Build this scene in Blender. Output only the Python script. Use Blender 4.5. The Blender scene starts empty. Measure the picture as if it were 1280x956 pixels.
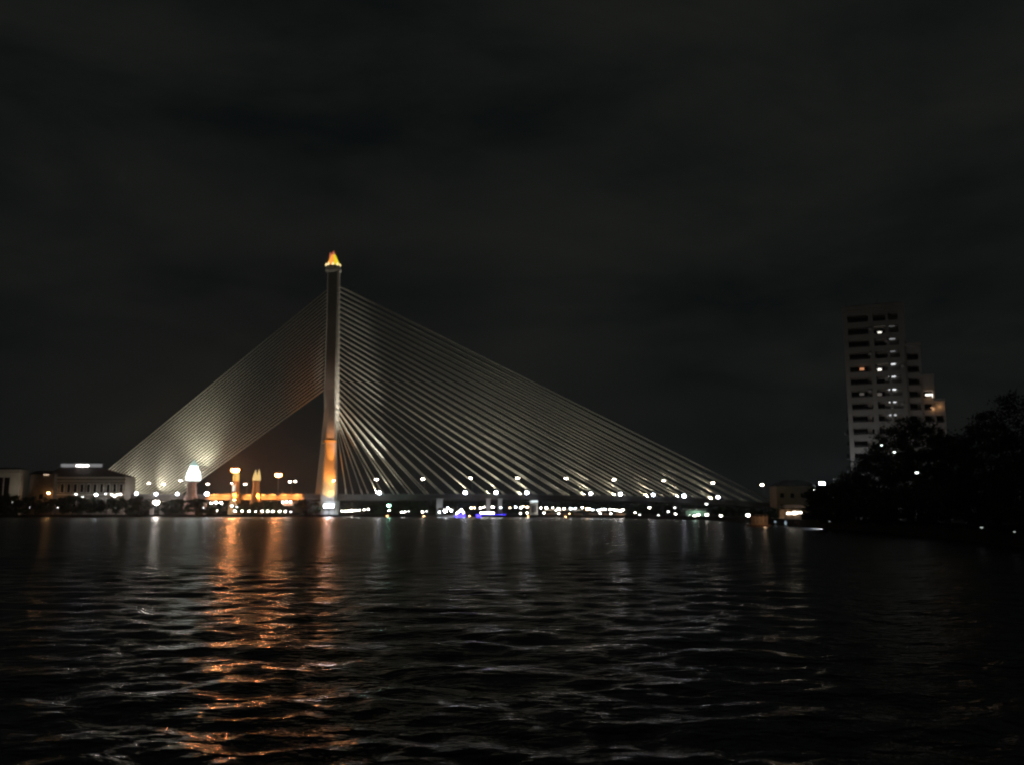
import bpy, math, random
import numpy as np
from mathutils import Vector, Matrix

random.seed(7)
sc = bpy.context.scene
COL = sc.collection
R = math.radians

# ------------------------------------------------------------------ camera
W0, H0, FPX = 1280.0, 956.0, 1108.0
CAM_H, HORIZON = 3.4, 639.0
PITCH = math.atan((HORIZON - H0 / 2) / FPX)
cd = bpy.data.cameras.new('camera')
cam = bpy.data.objects.new('camera', cd)
COL.objects.link(cam)
cam.location = (0, 0, CAM_H)
cam.rotation_euler = (R(90) + PITCH, 0, 0)
cd.sensor_width = 36.0
cd.lens = 36.0 * FPX / W0
cd.clip_start, cd.clip_end = 0.1, 20000
cd.dof.use_dof = True
cd.dof.focus_distance = 22.0
cd.dof.aperture_fstop = 0.7
sc.camera = cam
CP, SP = math.cos(PITCH), math.sin(PITCH)


def ray(px, py):
    u, v = (px - W0 / 2) / FPX, (H0 / 2 - py) / FPX
    return Vector((u, CP - SP * v, SP + CP * v))


def at(px, py, Y):
    d = ray(px, py)
    return Vector((0, 0, CAM_H)) + d * (Y / d.y)


def on_plane(px, py, p0, n):
    d = ray(px, py)
    o = Vector((0, 0, CAM_H))
    return o + d * ((p0 - o).dot(n) / d.dot(n))


def xat(px, Y):
    return at(px, HORIZON, Y).x


# ------------------------------------------------------------------ mesh helper
class MB:
    def __init__(self):
        self.v, self.f, self.m = [], [], []

    def add(self, vs, fs, mi=0):
        o = len(self.v)
        self.v += [tuple(p) for p in vs]
        self.f += [tuple(i + o for i in f) for f in fs]
        self.m += [mi] * len(fs)
        return self

    def box(self, c, s, rz=0.0, mi=0, bev=0.0):
        hx, hy, hz = s[0] / 2, s[1] / 2, s[2] / 2
        ca, sa = math.cos(rz), math.sin(rz)

        def P(x, y, z):
            return (c[0] + x * ca - y * sa, c[1] + x * sa + y * ca, c[2] + z)
        if bev <= 0:
            vs = [P(x, y, z) for z in (-hz, hz) for x, y in ((-hx, -hy), (hx, -hy), (hx, hy), (-hx, hy))]
            return self.add(vs, [(3, 2, 1, 0), (4, 5, 6, 7), (0, 1, 5, 4), (1, 2, 6, 5), (2, 3, 7, 6), (3, 0, 4, 7)], mi)
        b = bev
        ring = [(-hx + b, -hy), (hx - b, -hy), (hx, -hy + b), (hx, hy - b), (hx - b, hy), (-hx + b, hy), (-hx, hy - b), (-hx, -hy + b)]
        vs = [P(x, y, z) for z in (-hz, hz) for x, y in ring]
        fs = [tuple(range(7, -1, -1)), tuple(range(8, 16))] + [(i, (i + 1) % 8, 8 + (i + 1) % 8, 8 + i) for i in range(8)]
        return self.add(vs, fs, mi)

    def tube(self, p0, p1, r0, r1=None, n=8, mi=0):
        p0, p1 = Vector(p0), Vector(p1)
        r1 = r0 if r1 is None else r1
        d = (p1 - p0).normalized()
        a = d.orthogonal().normalized()
        b = d.cross(a)
        vs = []
        for p, r in ((p0, r0), (p1, r1)):
            for i in range(n):
                t = 2 * math.pi * i / n
                vs.append(p + (a * math.cos(t) + b * math.sin(t)) * r)
        fs = [(i, (i + 1) % n, n + (i + 1) % n, n + i) for i in range(n)]
        fs += [tuple(range(n - 1, -1, -1)), tuple(range(n, 2 * n))]
        return self.add(vs, fs, mi)

    def lathe(self, prof, c=(0, 0, 0), n=16, mi=0, rot=0.0):
        vs, fs = [], []
        for r, z in prof:
            for i in range(n):
                t = 2 * math.pi * i / n + rot
                vs.append((c[0] + r * math.cos(t), c[1] + r * math.sin(t), c[2] + z))
        k = len(prof)
        for j in range(k - 1):
            for i in range(n):
                i2 = (i + 1) % n
                fs.append((j * n + i, j * n + i2, (j + 1) * n + i2, (j + 1) * n + i))
        fs.append(tuple(range(n - 1, -1, -1)))
        fs.append(tuple((k - 1) * n + i for i in range(n)))
        return self.add(vs, fs, mi)

    def loft(self, rings, mi=0):
        n = len(rings[0])
        vs = [p for r in rings for p in r]
        fs = []
        for j in range(len(rings) - 1):
            for i in range(n):
                i2 = (i + 1) % n
                fs.append((j * n + i, j * n + i2, (j + 1) * n + i2, (j + 1) * n + i))
        fs.append(tuple(range(n - 1, -1, -1)))
        fs.append(tuple((len(rings) - 1) * n + i for i in range(n)))
        return self.add(vs, fs, mi)

    def ball(self, c, rx, ry, rz, n=10, k=6, mi=0):
        prof = []
        vs, fs = [], []
        for j in range(1, k):
            t = math.pi * j / k
            for i in range(n):
                a = 2 * math.pi * i / n
                vs.append((c[0] + rx * math.sin(t) * math.cos(a), c[1] + ry * math.sin(t) * math.sin(a), c[2] - rz * math.cos(t)))
        b, tpt = len(vs), len(vs) + 1
        vs += [(c[0], c[1], c[2] - rz), (c[0], c[1], c[2] + rz)]
        for j in range(k - 2):
            for i in range(n):
                fs.append((j * n + i, j * n + (i + 1) % n, (j + 1) * n + (i + 1) % n, (j + 1) * n + i))
        for i in range(n):
            fs.append((b, (i + 1) % n, i))
            fs.append((tpt, (k - 2) * n + i, (k - 2) * n + (i + 1) % n))
        return self.add(vs, fs, mi)

    def mesh(self, name, mats):
        me = bpy.data.meshes.new(name)
        me.from_pydata(self.v, [], self.f)
        if not isinstance(mats, (list, tuple)):
            mats = [mats]
        for m in mats:
            me.materials.append(m)
        if len(mats) > 1:
            me.polygons.foreach_set('material_index', self.m)
        me.update()
        return me

    def build(self, name, mats, parent=None, label=None):
        o = bpy.data.objects.new(name, self.mesh(name, mats))
        COL.objects.link(o)
        if parent is not None:
            o.parent = parent
        if label:
            o['label'] = label
        return o


def tag(o, label=None, cat=None, group=None, kind=None):
    if label: o['label'] = label
    if cat: o['category'] = cat
    if group: o['group'] = group
    if kind: o['kind'] = kind
    return o


def empty(name, loc, label, cat, group=None, rz=0.0):
    o = bpy.data.objects.new(name, None)
    COL.objects.link(o)
    o.location = loc
    o.rotation_euler = (0, 0, rz)
    return tag(o, label, cat, group)


def dup(root, loc, label, rz=None):
    """A copy of a thing with copies of its parts and sub-parts."""
    r = root.copy()
    COL.objects.link(r)
    r.location = loc
    if rz is not None:
        r.rotation_euler = (0, 0, rz)
    r['label'] = label
    for ch in list(root.children):
        c = ch.copy()
        COL.objects.link(c)
        c.parent = r
        for g in list(ch.children):
            d = g.copy()
            COL.objects.link(d)
            d.parent = c
    return r


ORD = ('first second third fourth fifth sixth seventh eighth ninth tenth eleventh twelfth thirteenth fourteenth fifteenth '
       'sixteenth seventeenth eighteenth nineteenth twentieth').split()

# ------------------------------------------------------------------ materials
_M = {}


def mat(name, col, rough=0.7, var=0.25, scale=0.6, metal=0.0, bump=0.0):
    if name in _M: return _M[name]
    m = bpy.data.materials.new(name)
    m.use_nodes = True
    nt = m.node_tree
    b = nt.nodes['Principled BSDF']
    b.inputs['Roughness'].default_value = rough
    b.inputs['Metallic'].default_value = metal
    tc = nt.nodes.new('ShaderNodeTexCoord')
    nz = nt.nodes.new('ShaderNodeTexNoise')
    nz.inputs['Scale'].default_value = scale
    nz.inputs['Detail'].default_value = 5
    rp = nt.nodes.new('ShaderNodeValToRGB')
    rp.color_ramp.elements[0].position, rp.color_ramp.elements[1].position = 0.3, 0.7
    rp.color_ramp.elements[0].color = tuple(c * (1 - var) for c in col) + (1,)
    rp.color_ramp.elements[1].color = tuple(min(1, c * (1 + var * .6)) for c in col) + (1,)
    nt.links.new(tc.outputs['Object'], nz.inputs['Vector'])
    nt.links.new(nz.outputs['Fac'], rp.inputs['Fac'])
    nt.links.new(rp.outputs['Color'], b.inputs['Base Color'])
    if bump:
        bp = nt.nodes.new('ShaderNodeBump')
        bp.inputs['Strength'].default_value = bump
        nt.links.new(nz.outputs['Fac'], bp.inputs['Height'])
        nt.links.new(bp.outputs['Normal'], b.inputs['Normal'])
    _M[name] = m
    return m


def glow(name, col, strength, sample=True):
    """A lamp lens, lit pane or lit lantern: it gives off light."""
    if name in _M: return _M[name]
    m = bpy.data.materials.new(name)
    m.use_nodes = True
    nt = m.node_tree
    nt.nodes.clear()
    out = nt.nodes.new('ShaderNodeOutputMaterial')
    e = nt.nodes.new('ShaderNodeEmission')
    e.inputs['Color'].default_value = tuple(col) + (1,)
    e.inputs['Strength'].default_value = strength
    nt.links.new(e.outputs[0], out.inputs['Surface'])
    if not sample or strength < 2 or name.startswith('terrace'):
        m.cycles.emission_sampling = 'NONE'
    _M[name] = m
    return m


CONC = mat('concrete', (0.42, 0.40, 0.37), 0.8, 0.2, 0.15)
PYL = mat('pylon_concrete', (0.55, 0.52, 0.47), 0.7, 0.15, 0.12)
CABLE = mat('cable_sheath', (0.78, 0.76, 0.66), 0.45, 0.1, 0.2)
STEEL = mat('grey_steel', (0.22, 0.22, 0.22), 0.5, 0.2, 1.5, 0.3)
DARK = mat('dark_metal', (0.05, 0.05, 0.05), 0.6, 0.2, 1.5)
ASPH = mat('asphalt', (0.05, 0.05, 0.05), 0.9, 0.3, 0.3)
EARTH = mat('riverbank_ground', (0.035, 0.035, 0.025), 0.95, 0.4, 0.08)
QUAY = mat('quay_concrete', (0.045, 0.042, 0.036), 0.9, 0.35, 0.25)
LEAF = [mat('foliage_dark', (0.035, 0.06, 0.022), 0.8, 0.5, 0.7), mat('foliage_mid', (0.05, 0.085, 0.03), 0.8, 0.5, 0.7)]
BARK = mat('bark', (0.07, 0.055, 0.04), 0.9, 0.35, 2.0)
CREAM = mat('cream_render', (0.22, 0.19, 0.155), 0.85, 0.18, 0.15)
WHITEW = mat('white_render', (0.70, 0.66, 0.58), 0.85, 0.12, 0.15)
TOWERW = mat('tower_render', (0.46, 0.43, 0.40), 0.85, 0.2, 0.12)
ROOF = mat('dark_roof_tile', (0.07, 0.05, 0.045), 0.8, 0.3, 0.8)
GLASS = mat('dark_glass', (0.012, 0.013, 0.015), 0.15, 0.2, 0.3)
PINKW = mat('pink_stone', (0.50, 0.36, 0.32), 0.8, 0.2, 0.3)
TERRA = mat('ochre_stone', (0.52, 0.34, 0.18), 0.8, 0.2, 0.3)
CANVAS = mat('awning_canvas', (0.45, 0.36, 0.28), 0.9, 0.2, 0.5)
WOOD = mat('timber', (0.16, 0.09, 0.05), 0.8, 0.35, 1.0)
HULL = mat('dark_hull', (0.03, 0.035, 0.05), 0.4, 0.2, 0.6)
WPAINT = mat('white_paint', (0.75, 0.75, 0.72), 0.5, 0.08, 0.6)
GOLDM = mat('gold_leaf', (0.75, 0.48, 0.12), 0.35, 0.15, 0.8, 0.8)

L_STREET = glow('street_lamp_lens', (1.0, 0.86, 0.70), 26)
L_FLOOD = glow('floodlight_lens', (0.86, 0.90, 1.0), 34)
L_FLOODDIM = glow('floodlight_lens_dim', (0.90, 0.88, 0.92), 14)
L_SODIUM = glow('sodium_lens', (1.0, 0.36, 0.085), 40)
L_ORANGE = glow('orange_lens', (1.0, 0.50, 0.18), 60)
L_BIGWHITE = glow('bright_white_lens', (1.0, 0.90, 0.80), 110)
L_TERR = glow('terrace_bulb', (1.0, 0.93, 0.82), 30)
L_TERRW = glow('terrace_bulb_warm', (1.0, 0.72, 0.45), 22)
L_TERRC = glow('terrace_bulb_cool', (0.78, 0.9, 1.0), 26)
L_TERRS = [L_TERR, L_TERRW, L_TERR, L_TERRC, L_TERR]
RV = random.Random(3)
L_TERRDIM = glow('terrace_bulb_dim', (0.95, 0.95, 0.92), 6)
L_COOL = glow('cool_white_lens', (0.85, 0.93, 1.0), 45)
L_GREEN = glow('green_lens', (0.35, 1.0, 0.72), 60)
L_BLUE = glow('blue_led', (0.05, 0.03, 1.0), 6)
L_COURT = glow('courtyard_lens', (0.80, 0.90, 1.0), 420)


def light(name, kind, loc, target, energy, col, size=R(40), blend=0.6, rad=0.4, parent=None):
    ld = bpy.data.lights.new(name, kind)
    ld.energy = energy
    ld.color = col
    ld.shadow_soft_size = rad
    if kind == 'SPOT':
        ld.spot_size = size
        ld.spot_blend = blend
    o = bpy.data.objects.new(name, ld)
    COL.objects.link(o)
    loc = Vector(loc)
    o.location = loc
    if target is not None:
        o.rotation_euler = (Vector(target) - loc).to_track_quat('-Z', 'Y').to_euler()
    if parent is not None:
        o.parent = parent
        o.location = loc - parent.location
    return o


for _m in (QUAY, EARTH):
    _m.node_tree.nodes['Principled BSDF'].inputs['Specular IOR Level'].default_value = 0.05

# ------------------------------------------------------------------ world: cloudy night sky over a lit city
w = bpy.data.worlds.new('World')
sc.world = w
w.use_nodes = True
nt = w.node_tree
bg = nt.nodes['Background']
sky = nt.nodes.new('ShaderNodeTexSky')
sky.sky_type = 'NISHITA'
sky.sun_disc = False
sky.sun_elevation = R(-6)
sky.sun_rotation = R(200)
tc = nt.nodes.new('ShaderNodeTexCoord')
mp = nt.nodes.new('ShaderNodeMapping')
mp.inputs['Scale'].default_value = (1.0, 1.0, 2.6)
mp.inputs['Location'].default_value = (3.1, 0.4, 1.7)
nz = nt.nodes.new('ShaderNodeTexNoise')
nz.inputs['Scale'].default_value = 2.3
nz.inputs['Detail'].default_value = 9
nz.inputs['Roughness'].default_value = 0.58
nz.inputs['Distortion'].default_value = 0.3
rp = nt.nodes.new('ShaderNodeValToRGB')
rp.color_ramp.elements[0].position, rp.color_ramp.elements[1].position = 0.34, 0.72
rp.color_ramp.elements[0].color = (0.0032, 0.0042, 0.0045, 1)
rp.color_ramp.elements[1].color = (0.0118, 0.0128, 0.0112, 1)
sm = nt.nodes.new('ShaderNodeVectorMath')
sm.operation = 'SCALE'
sm.inputs['Scale'].default_value = 0.08
ad = nt.nodes.new('ShaderNodeVectorMath')
ad.operation = 'ADD'
nt.links.new(tc.outputs['Generated'], mp.inputs['Vector'])
nt.links.new(mp.outputs['Vector'], nz.inputs['Vector'])
nt.links.new(nz.outputs['Fac'], rp.inputs['Fac'])
nt.links.new(sky.outputs['Color'], sm.inputs[0])
nt.links.new(sm.outputs['Vector'], ad.inputs[0])
nt.links.new(rp.outputs['Color'], ad.inputs[1])
nt.links.new(ad.outputs['Vector'], bg.inputs['Color'])
bg.inputs['Strength'].default_value = 1.0

# ------------------------------------------------------------------ haze
hz = MB().box((0, 410, 92), (1500, 900, 190))
hm = bpy.data.materials.new('humid_haze')
hm.use_nodes = True
hn = hm.node_tree
hn.nodes.clear()
ho = hn.nodes.new('ShaderNodeOutputMaterial')
pv = hn.nodes.new('ShaderNodeVolumePrincipled')
pv.inputs['Color'].default_value = (0.9, 0.9, 0.88, 1)
pv.inputs['Density'].default_value = 0.0001
pv.inputs['Anisotropy'].default_value = 0.9
hn.links.new(pv.outputs[0], ho.inputs['Volume'])
HAZE = hz.build('haze', hm)
tag(HAZE, 'thin humid night haze over the whole river', 'haze', kind='stuff')

# ------------------------------------------------------------------ river
BANK = [(-500, 548), (0, 548), (160, 552), (280, 566), (420, 566), (560, 556), (700, 508), (800, 455), (900, 345),
        (960, 246), (1010, 198), (1100, 150), (1200, 108), (1300, 80), (1500, 52)]


def bank_y(px):
    for (a, ya), (b, yb) in zip(BANK, BANK[1:]):
        if a <= px <= b:
            return ya + (yb - ya) * (px - a) / (b - a)
    return BANK[-1][1]


def make_river():
    ys = [-60, -30, -12, -4, 0.0]
    y = 2.0
    while y < 760:
        ys.append(y)
        y += max(0.085, min(y * 0.0085, 1.1))
    ys += [800, 1000, 1600]
    xs = [0.0]
    x = 0.0
    while x < 900:
        x += max(0.13, (x - 10) * 0.018)
        xs.append(x)
    xs = sorted(set([-v for v in xs] + xs))
    xs, ys = np.array(xs), np.array(ys)
    X, Y = np.meshgrid(xs, ys)
    dy = np.gradient(ys)[:, None] * np.ones_like(X)
    dx = np.abs(np.gradient(xs))[None, :] * np.ones_like(X)
    Z = np.zeros_like(X)
    rng = np.random.RandomState(11)
    for i in range(46):
        lam = 0.32 * (3.6 / 0.32) ** (i / 45.0)
        ang = rng.normal(math.pi / 2 + 0.12, 0.5)
        k = 2 * math.pi / lam
        slope = 0.060 if lam < 1.2 else 0.034
        amp = slope / k * rng.uniform(0.6, 1.4)
        kx, ky = k * math.cos(ang), k * math.sin(ang)
        cell = np.maximum(dy * abs(math.sin(ang)), dx * abs(math.cos(ang)))
        fade = np.clip((lam / np.maximum(cell, 1e-3) - 2.2) / 5.0, 0, 1)
        env = 0.6 + 0.4 * np.sin(X * k * 0.13 + rng.uniform(0, 6)) * np.sin(Y * k * 0.11 + rng.uniform(0, 6))
        ph = kx * X + ky * Y + rng.uniform(0, 6.28)
        Z += amp * fade * env * (np.sin(ph) + 0.25 * np.sin(2 * ph + 1.2))
    Z[:5] = 0
    n, m = X.shape
    co = np.stack([X, Y, Z], -1).reshape(-1, 3).astype(np.float32)
    idx = np.arange(n * m).reshape(n, m)
    q = np.stack([idx[:-1, :-1], idx[:-1, 1:], idx[1:, 1:], idx[1:, :-1]], -1).reshape(-1, 4)
    me = bpy.data.meshes.new('river')
    me.vertices.add(len(co)); me.vertices.foreach_set('co', co.ravel())
    me.loops.add(q.size); me.loops.foreach_set('vertex_index', q.ravel().astype(np.int32))
    me.polygons.add(len(q))
    me.polygons.foreach_set('loop_start', (np.arange(len(q)) * 4).astype(np.int32))
    me.polygons.foreach_set('loop_total', np.full(len(q), 4, np.int32))
    me.polygons.foreach_set('use_smooth', np.ones(len(q), bool))
    me.update(calc_edges=True)
    m_ = bpy.data.materials.new('river_water')
    m_.use_nodes = True
    t = m_.node_tree
    b = t.nodes['Principled BSDF']
    b.inputs['Base Color'].default_value = (0.006, 0.007, 0.005, 1)
    b.inputs['Roughness'].default_value = 0.10
    b.inputs['IOR'].default_value = 1.33
    tcx = t.nodes.new('ShaderNodeTexCoord')
    prev = None
    for sc_, st, dist, strn in ((0.45, (0.6, 1.0, 1), 0.30, 0.8), (1.7, (0.55, 1.0, 1), 0.14, 0.95), (4.5, (0.6, 1.0, 1), 0.07, 0.95)):
        mpn = t.nodes.new('ShaderNodeMapping')
        mpn.inputs['Scale'].default_value = st
        nn = t.nodes.new('ShaderNodeTexNoise')
        nn.inputs['Scale'].default_value = sc_
        nn.inputs['Detail'].default_value = 3
        bb = t.nodes.new('ShaderNodeBump')
        bb.inputs['Strength'].default_value = strn
        bb.inputs['Distance'].default_value = dist
        t.links.new(tcx.outputs['Object'], mpn.inputs['Vector'])
        t.links.new(mpn.outputs['Vector'], nn.inputs['Vector'])
        t.links.new(nn.outputs['Fac'], bb.inputs['Height'])
        if prev: t.links.new(prev.outputs['Normal'], bb.inputs['Normal'])
        prev = bb
    t.links.new(prev.outputs['Normal'], b.inputs['Normal'])
    sp = t.nodes.new('ShaderNodeSeparateXYZ')
    mr = t.nodes.new('ShaderNodeMapRange')
    mr.inputs['From Min'].default_value, mr.inputs['From Max'].default_value = 12, 62
    mr.inputs['To Min'].default_value, mr.inputs['To Max'].default_value = 0.13, 0.268
    t.links.new(tcx.outputs['Object'], sp.inputs[0])
    t.links.new(sp.outputs['Y'], mr.inputs['Value'])
    t.links.new(mr.outputs['Result'], b.inputs['Roughness'])
    me.materials.append(m_)
    o = bpy.data.objects.new('river', me)
    COL.objects.link(o)
    tag(o, 'dark rippled river with broken lamp reflections', 'river', kind='structure')


make_river()

# ------------------------------------------------------------------ ground and quay
GZ = 1.5
edge = [Vector((xat(px, y), y, 0)) for px, y in BANK]
g = MB()
n_ = len(edge)
# ground sheet from the bank edge back to beyond the horizon
far = [Vector((p.x * 12 / max(1, abs(p.y) / 550), 6000, 0)) for p in edge]
far = [Vector((-9000 + 18000 * i / (n_ - 1), 7000, 0)) for i in range(n_)]
vs = [(p.x, p.y + 0.6, GZ) for p in edge] + [(p.x, p.y, GZ) for p in far]
g.add(vs, [(i, i + 1, n_ + i + 1, n_ + i) for i in range(n_ - 1)])
tag(g.build('ground', EARTH), 'dark river bank', 'ground', kind='structure')
g = MB()
for a, b in zip(edge, edge[1:]):
    o = len(g.v)
    vs = [(a.x, a.y, -1.5), (b.x, b.y, -1.5), (b.x, b.y, GZ + 0.12), (a.x, a.y, GZ + 0.12),
          (a.x, a.y + 0.9, -1.5), (b.x, b.y + 0.9, -1.5), (b.x, b.y + 0.9, GZ + 0.12), (a.x, a.y + 0.9, GZ + 0.12)]
    g.add(vs, [(0, 1, 2, 3), (3, 2, 6, 7), (5, 4, 7, 6)])
tag(g.build('quay', QUAY), 'concrete quay edge along the far bank', 'quay', kind='structure')

# ------------------------------------------------------------------ the bridge
BY = 600.0            # depth of the deck centre line
YN, YF = 585.0, 615.0  # deck edges


def interp(tab, x):
    if x <= tab[0][0]: return tab[0][1]
    for (a, ya), (b, yb) in zip(tab, tab[1:]):
        if x <= b:
            t = (x - a) / (b - a)
            t2 = t * t * (3 - 2 * t) * 0.3 + t * 0.7
            return ya + (yb - ya) * t2
    return tab[-1][1]


DECK_PX = [(-60, 619), (100, 618.6), (255, 618.4), (400, 618.2), (470, 618), (600, 618), (750, 619.5), (850, 621.8), (900, 624.2), (960, 628.6), (1010, 631.5), (1100, 634)]
DECK_W = [(at(px, py, YN).x, at(px, py, YN).z) for px, py in DECK_PX]


def deck_z(x):
    return interp(DECK_W, x)


bridge_x = at(411, 620, BY).x
BR = empty('cable_stayed_bridge', (bridge_x, BY, 0), 'long cable-stayed bridge with a single tall pylon and golden lit crown', 'bridge')
BO = Vector((bridge_x, BY, 0))


def bpart(mb, name, mats, parent=None, label=None):
    """Builds a bridge part whose vertices are given in world space."""
    mb.v = [(v[0] - BO.x, v[1] - BO.y, v[2] - BO.z) for v in mb.v]
    return mb.build(name, mats, parent or BR, label)


xs = np.linspace(DECK_W[0][0], DECK_W[-1][0], 90)
d = MB()
rings = []
for x in xs:
    z = deck_z(x)
    rings.append([(x, YN, z), (x, YN, z - 2.3), (x, YN - 0.35, z - 2.5), (x, YN - 0.35, z - 3.1), (x, YN + 6, z - 3.6), (x, YF - 6, z - 3.6), (x, YF + 0.35, z - 3.1), (x, YF + 0.35, z - 2.5), (x, YF, z - 2.3), (x, YF, z)])
d.loft(rings)
DECK = bpart(d, 'deck', mat('deck_concrete', (.17, .16, .15), .85, .25, .12))
# carriageway and its markings lie on the deck
d = MB()
for a, b in zip(xs, xs[1:]):
    d.add([(a, YN + 1.6, deck_z(a) + .02), (b, YN + 1.6, deck_z(b) + .02), (b, YF - 1.6, deck_z(b) + .02), (a, YF - 1.6, deck_z(a) + .02)], [(0, 1, 2, 3)])
bpart(d, 'carriageway', ASPH)
for yy in (YN + 0.35, YF - 0.35):
    d = MB()
    for a, b in zip(xs, xs[1:]):
        za, zb = deck_z(a), deck_z(b)
        for z0, z1 in ((0.003, 0.55), (0.95, 1.08)):
            t = 0.22 if z0 < .5 else 0.06
            d.add([(a, yy - t, za + z0), (b, yy - t, zb + z0), (b, yy - t, zb + z1), (a, yy - t, za + z1),
                   (a, yy + t, za + z0), (b, yy + t, zb + z0), (b, yy + t, zb + z1), (a, yy + t, za + z1)],
                  [(0, 1, 2, 3), (5, 4, 7, 6), (3, 2, 6, 7), (0, 4, 5, 1)])
    x = xs[0]
    while x < xs[-1]:
        d.box((x, yy, deck_z(x) + 0.75), (0.12, 0.1, 0.42))
        x += 3.0
    bpart(d, 'railing', STEEL)

# pylon: two legs below (near one towards the river bank we look from), one mast above
def oct_ring(c, hx, hy, ch=0.28):
    cx, cy = min(hx, hy) * ch, min(hx, hy) * ch
    pts = [(-hx + cx, -hy), (hx - cx, -hy), (hx, -hy + cy), (hx, hy - cy), (hx - cx, hy), (-hx + cx, hy), (-hx, hy - cy), (-hx, -hy + cy)]
    return [(c[0] + a, c[1] + b, c[2]) for a, b in pts]


MASTB = at(414.6, 488, BY)
MASTT = at(417.4, 341, BY)
mp_ = MB()
mp_.loft([oct_ring((MASTB.x + .9, BY, MASTB.z - 26), 3.3, 9.0), oct_ring((MASTB.x, BY, MASTB.z), 4.4, 5.6),
          oct_ring(((MASTB.x + MASTT.x) / 2, BY, (MASTB.z + MASTT.z) / 2), 4.3, 4.2), oct_ring((MASTT.x, BY, MASTT.z), 4.0, 3.6)])
PYLON = bpart(mp_, 'pylon', PYL)
NEARB, NEART = at(411.5, 617, 583), at(416.0, 492, 597)
FARB, FART = at(403, 617, 618), at(412.5, 492, 603)
for B, T, hx0, hx1 in ((NEARB, NEART, 5.1, 2.5), (FARB, FART, 4.4, 2.4)):
    m = MB()
    Bz = Vector((B.x, B.y, 0.5))
    rr = []
    for t in (-0.16, 0, 0.25, 0.5, 0.75, 1.0):
        p = B.lerp(T, t) if t >= 0 else Vector((B.x, B.y, -1))
        rr.append(oct_ring(p, hx0 + (hx1 - hx0) * max(t, 0) ** 0.8, 3.6 - 1.0 * max(t, 0)))
    m.loft(rr)
    bpart(m, 'leg', PYL, PYLON)
a = NEARB.lerp(NEART, (617 - 553) / 125)
b = FARB.lerp(FART, (617 - 553) / 125)
m = MB()
rx = (b - a)
m.loft([[(a.x + dx, a.y - 3.2, a.z + dz) for dx, dz in ((-4.1, -0.9), (4.1, -0.9), (4.1, 0.9), (-4.1, 0.9))],
        [(b.x + dx, b.y + 3.2, b.z + dz) for dx, dz in ((-4.1, -0.9), (4.1, -0.9), (4.1, 0.9), (-4.1, 0.9))]])
bpart(m, 'crossbeam', mat('ochre_paint', (.5, .36, .16), .6, .15, .3), PYLON)
# collar and crown
c = at(416.5, 341, BY)
m = MB()
m.lathe([(4.2, -0.5), (5.6, 0.8), (5.9, 2.0), (5.0, 3.2), (5.2, 4.4), (4.4, 4.9)], (c.x, BY, c.z), 8, rot=R(22.5))
bpart(m, 'collar', PYL, PYLON)
cb = at(416.3, 333, BY)
ct = at(417.3, 315.5, BY)
Hc = ct.z - cb.z
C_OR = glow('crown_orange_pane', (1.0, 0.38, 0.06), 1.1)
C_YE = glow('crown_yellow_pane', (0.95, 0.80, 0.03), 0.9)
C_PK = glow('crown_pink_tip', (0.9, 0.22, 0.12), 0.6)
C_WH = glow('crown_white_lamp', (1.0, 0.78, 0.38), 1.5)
m = MB()
n = 6
prof = [(5.0, 0), (4.1, 0.25 * Hc), (2.7, 0.55 * Hc), (1.5, 0.80 * Hc), (0.2, 1.06 * Hc)]
for i in range(n):
    a0, a1 = 2 * math.pi * i / n + 0.9, 2 * math.pi * (i + 1) / n + 0.9
    am = (a0 + a1) / 2
    for (r0, z0), (r1, z1) in zip(prof, prof[1:]):
        q = [(cb.x + r0 * math.cos(a0), BY + r0 * math.sin(a0), cb.z + z0), (cb.x + r0 * math.cos(a1), BY + r0 * math.sin(a1), cb.z + z0),
             (cb.x + r1 * math.cos(a1), BY + r1 * math.sin(a1), cb.z + z1), (cb.x + r1 * math.cos(a0), BY + r1 * math.sin(a0), cb.z + z1)]
        mi = 2 if z1 > 0.9 * Hc else (1 if math.cos(am) > 0.25 else 0)
        m.add(q, [(0, 1, 2, 3)], mi)
CROWN = bpart(m, 'crown', [C_OR, C_YE, C_PK], BR, 'glowing faceted golden crown, orange to the left and yellow to the right')
for i in range(9):
    t = 2 * math.pi * i / 9
    bpart(MB().lathe([(0.7, 0), (0.8, 0.6), (0.5, 1.5), (0.1, 2.1)], (cb.x + 4.7 * math.cos(t), BY + 4.7 * math.sin(t), cb.z - 0.3), 6), 'petal', C_WH, CROWN)
m = MB()
t2 = at(413.5, 317.5, BY)
m.lathe([(0.9, -3.2), (0.6, -1), (0.15, 0.6)], (t2.x, BY - 1, t2.z), 6)
bpart(m, 'finial', C_PK, CROWN)

# piers of the approach spans
for px in (60, 128, 196, 262, 330, 395, 968, 1030):
    x = xat(px, BY)
    z = deck_z(x) - 3.5
    m = MB()
    for yy in (BY - 8.5, BY + 8.5):
        m.box((x, yy, (z - 1.5 + -2) / 2 + .75), (2.6, 2.4, z + 0.5), bev=0.4)
    m.box((x, BY, z - 0.9), (3.0, 24, 1.8))
    bpart(m, 'pier', CONC)
# white-lit pier base below the pylon
m = MB()
pb = at(412, 632, 578)
m.box((pb.x, 583, (at(412, 625.5, 578).z) / 2 - .5), (9.4, 9, at(412, 625.5, 578).z + 1), bev=0.8)
bpart(m, 'pylon_footing', WPAINT)

# stay cables
def cable(p0, p1, r=0.36):
    m = MB()
    m.tube(p0, p1, r, n=6)
    # socket at the deck end
    dv = (p1 - p0).normalized()
    m.tube(p0, p0 + dv * 3.5, r * 1.7, n=6)
    bpart(m, 'stay_cable', CABLE)


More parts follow.
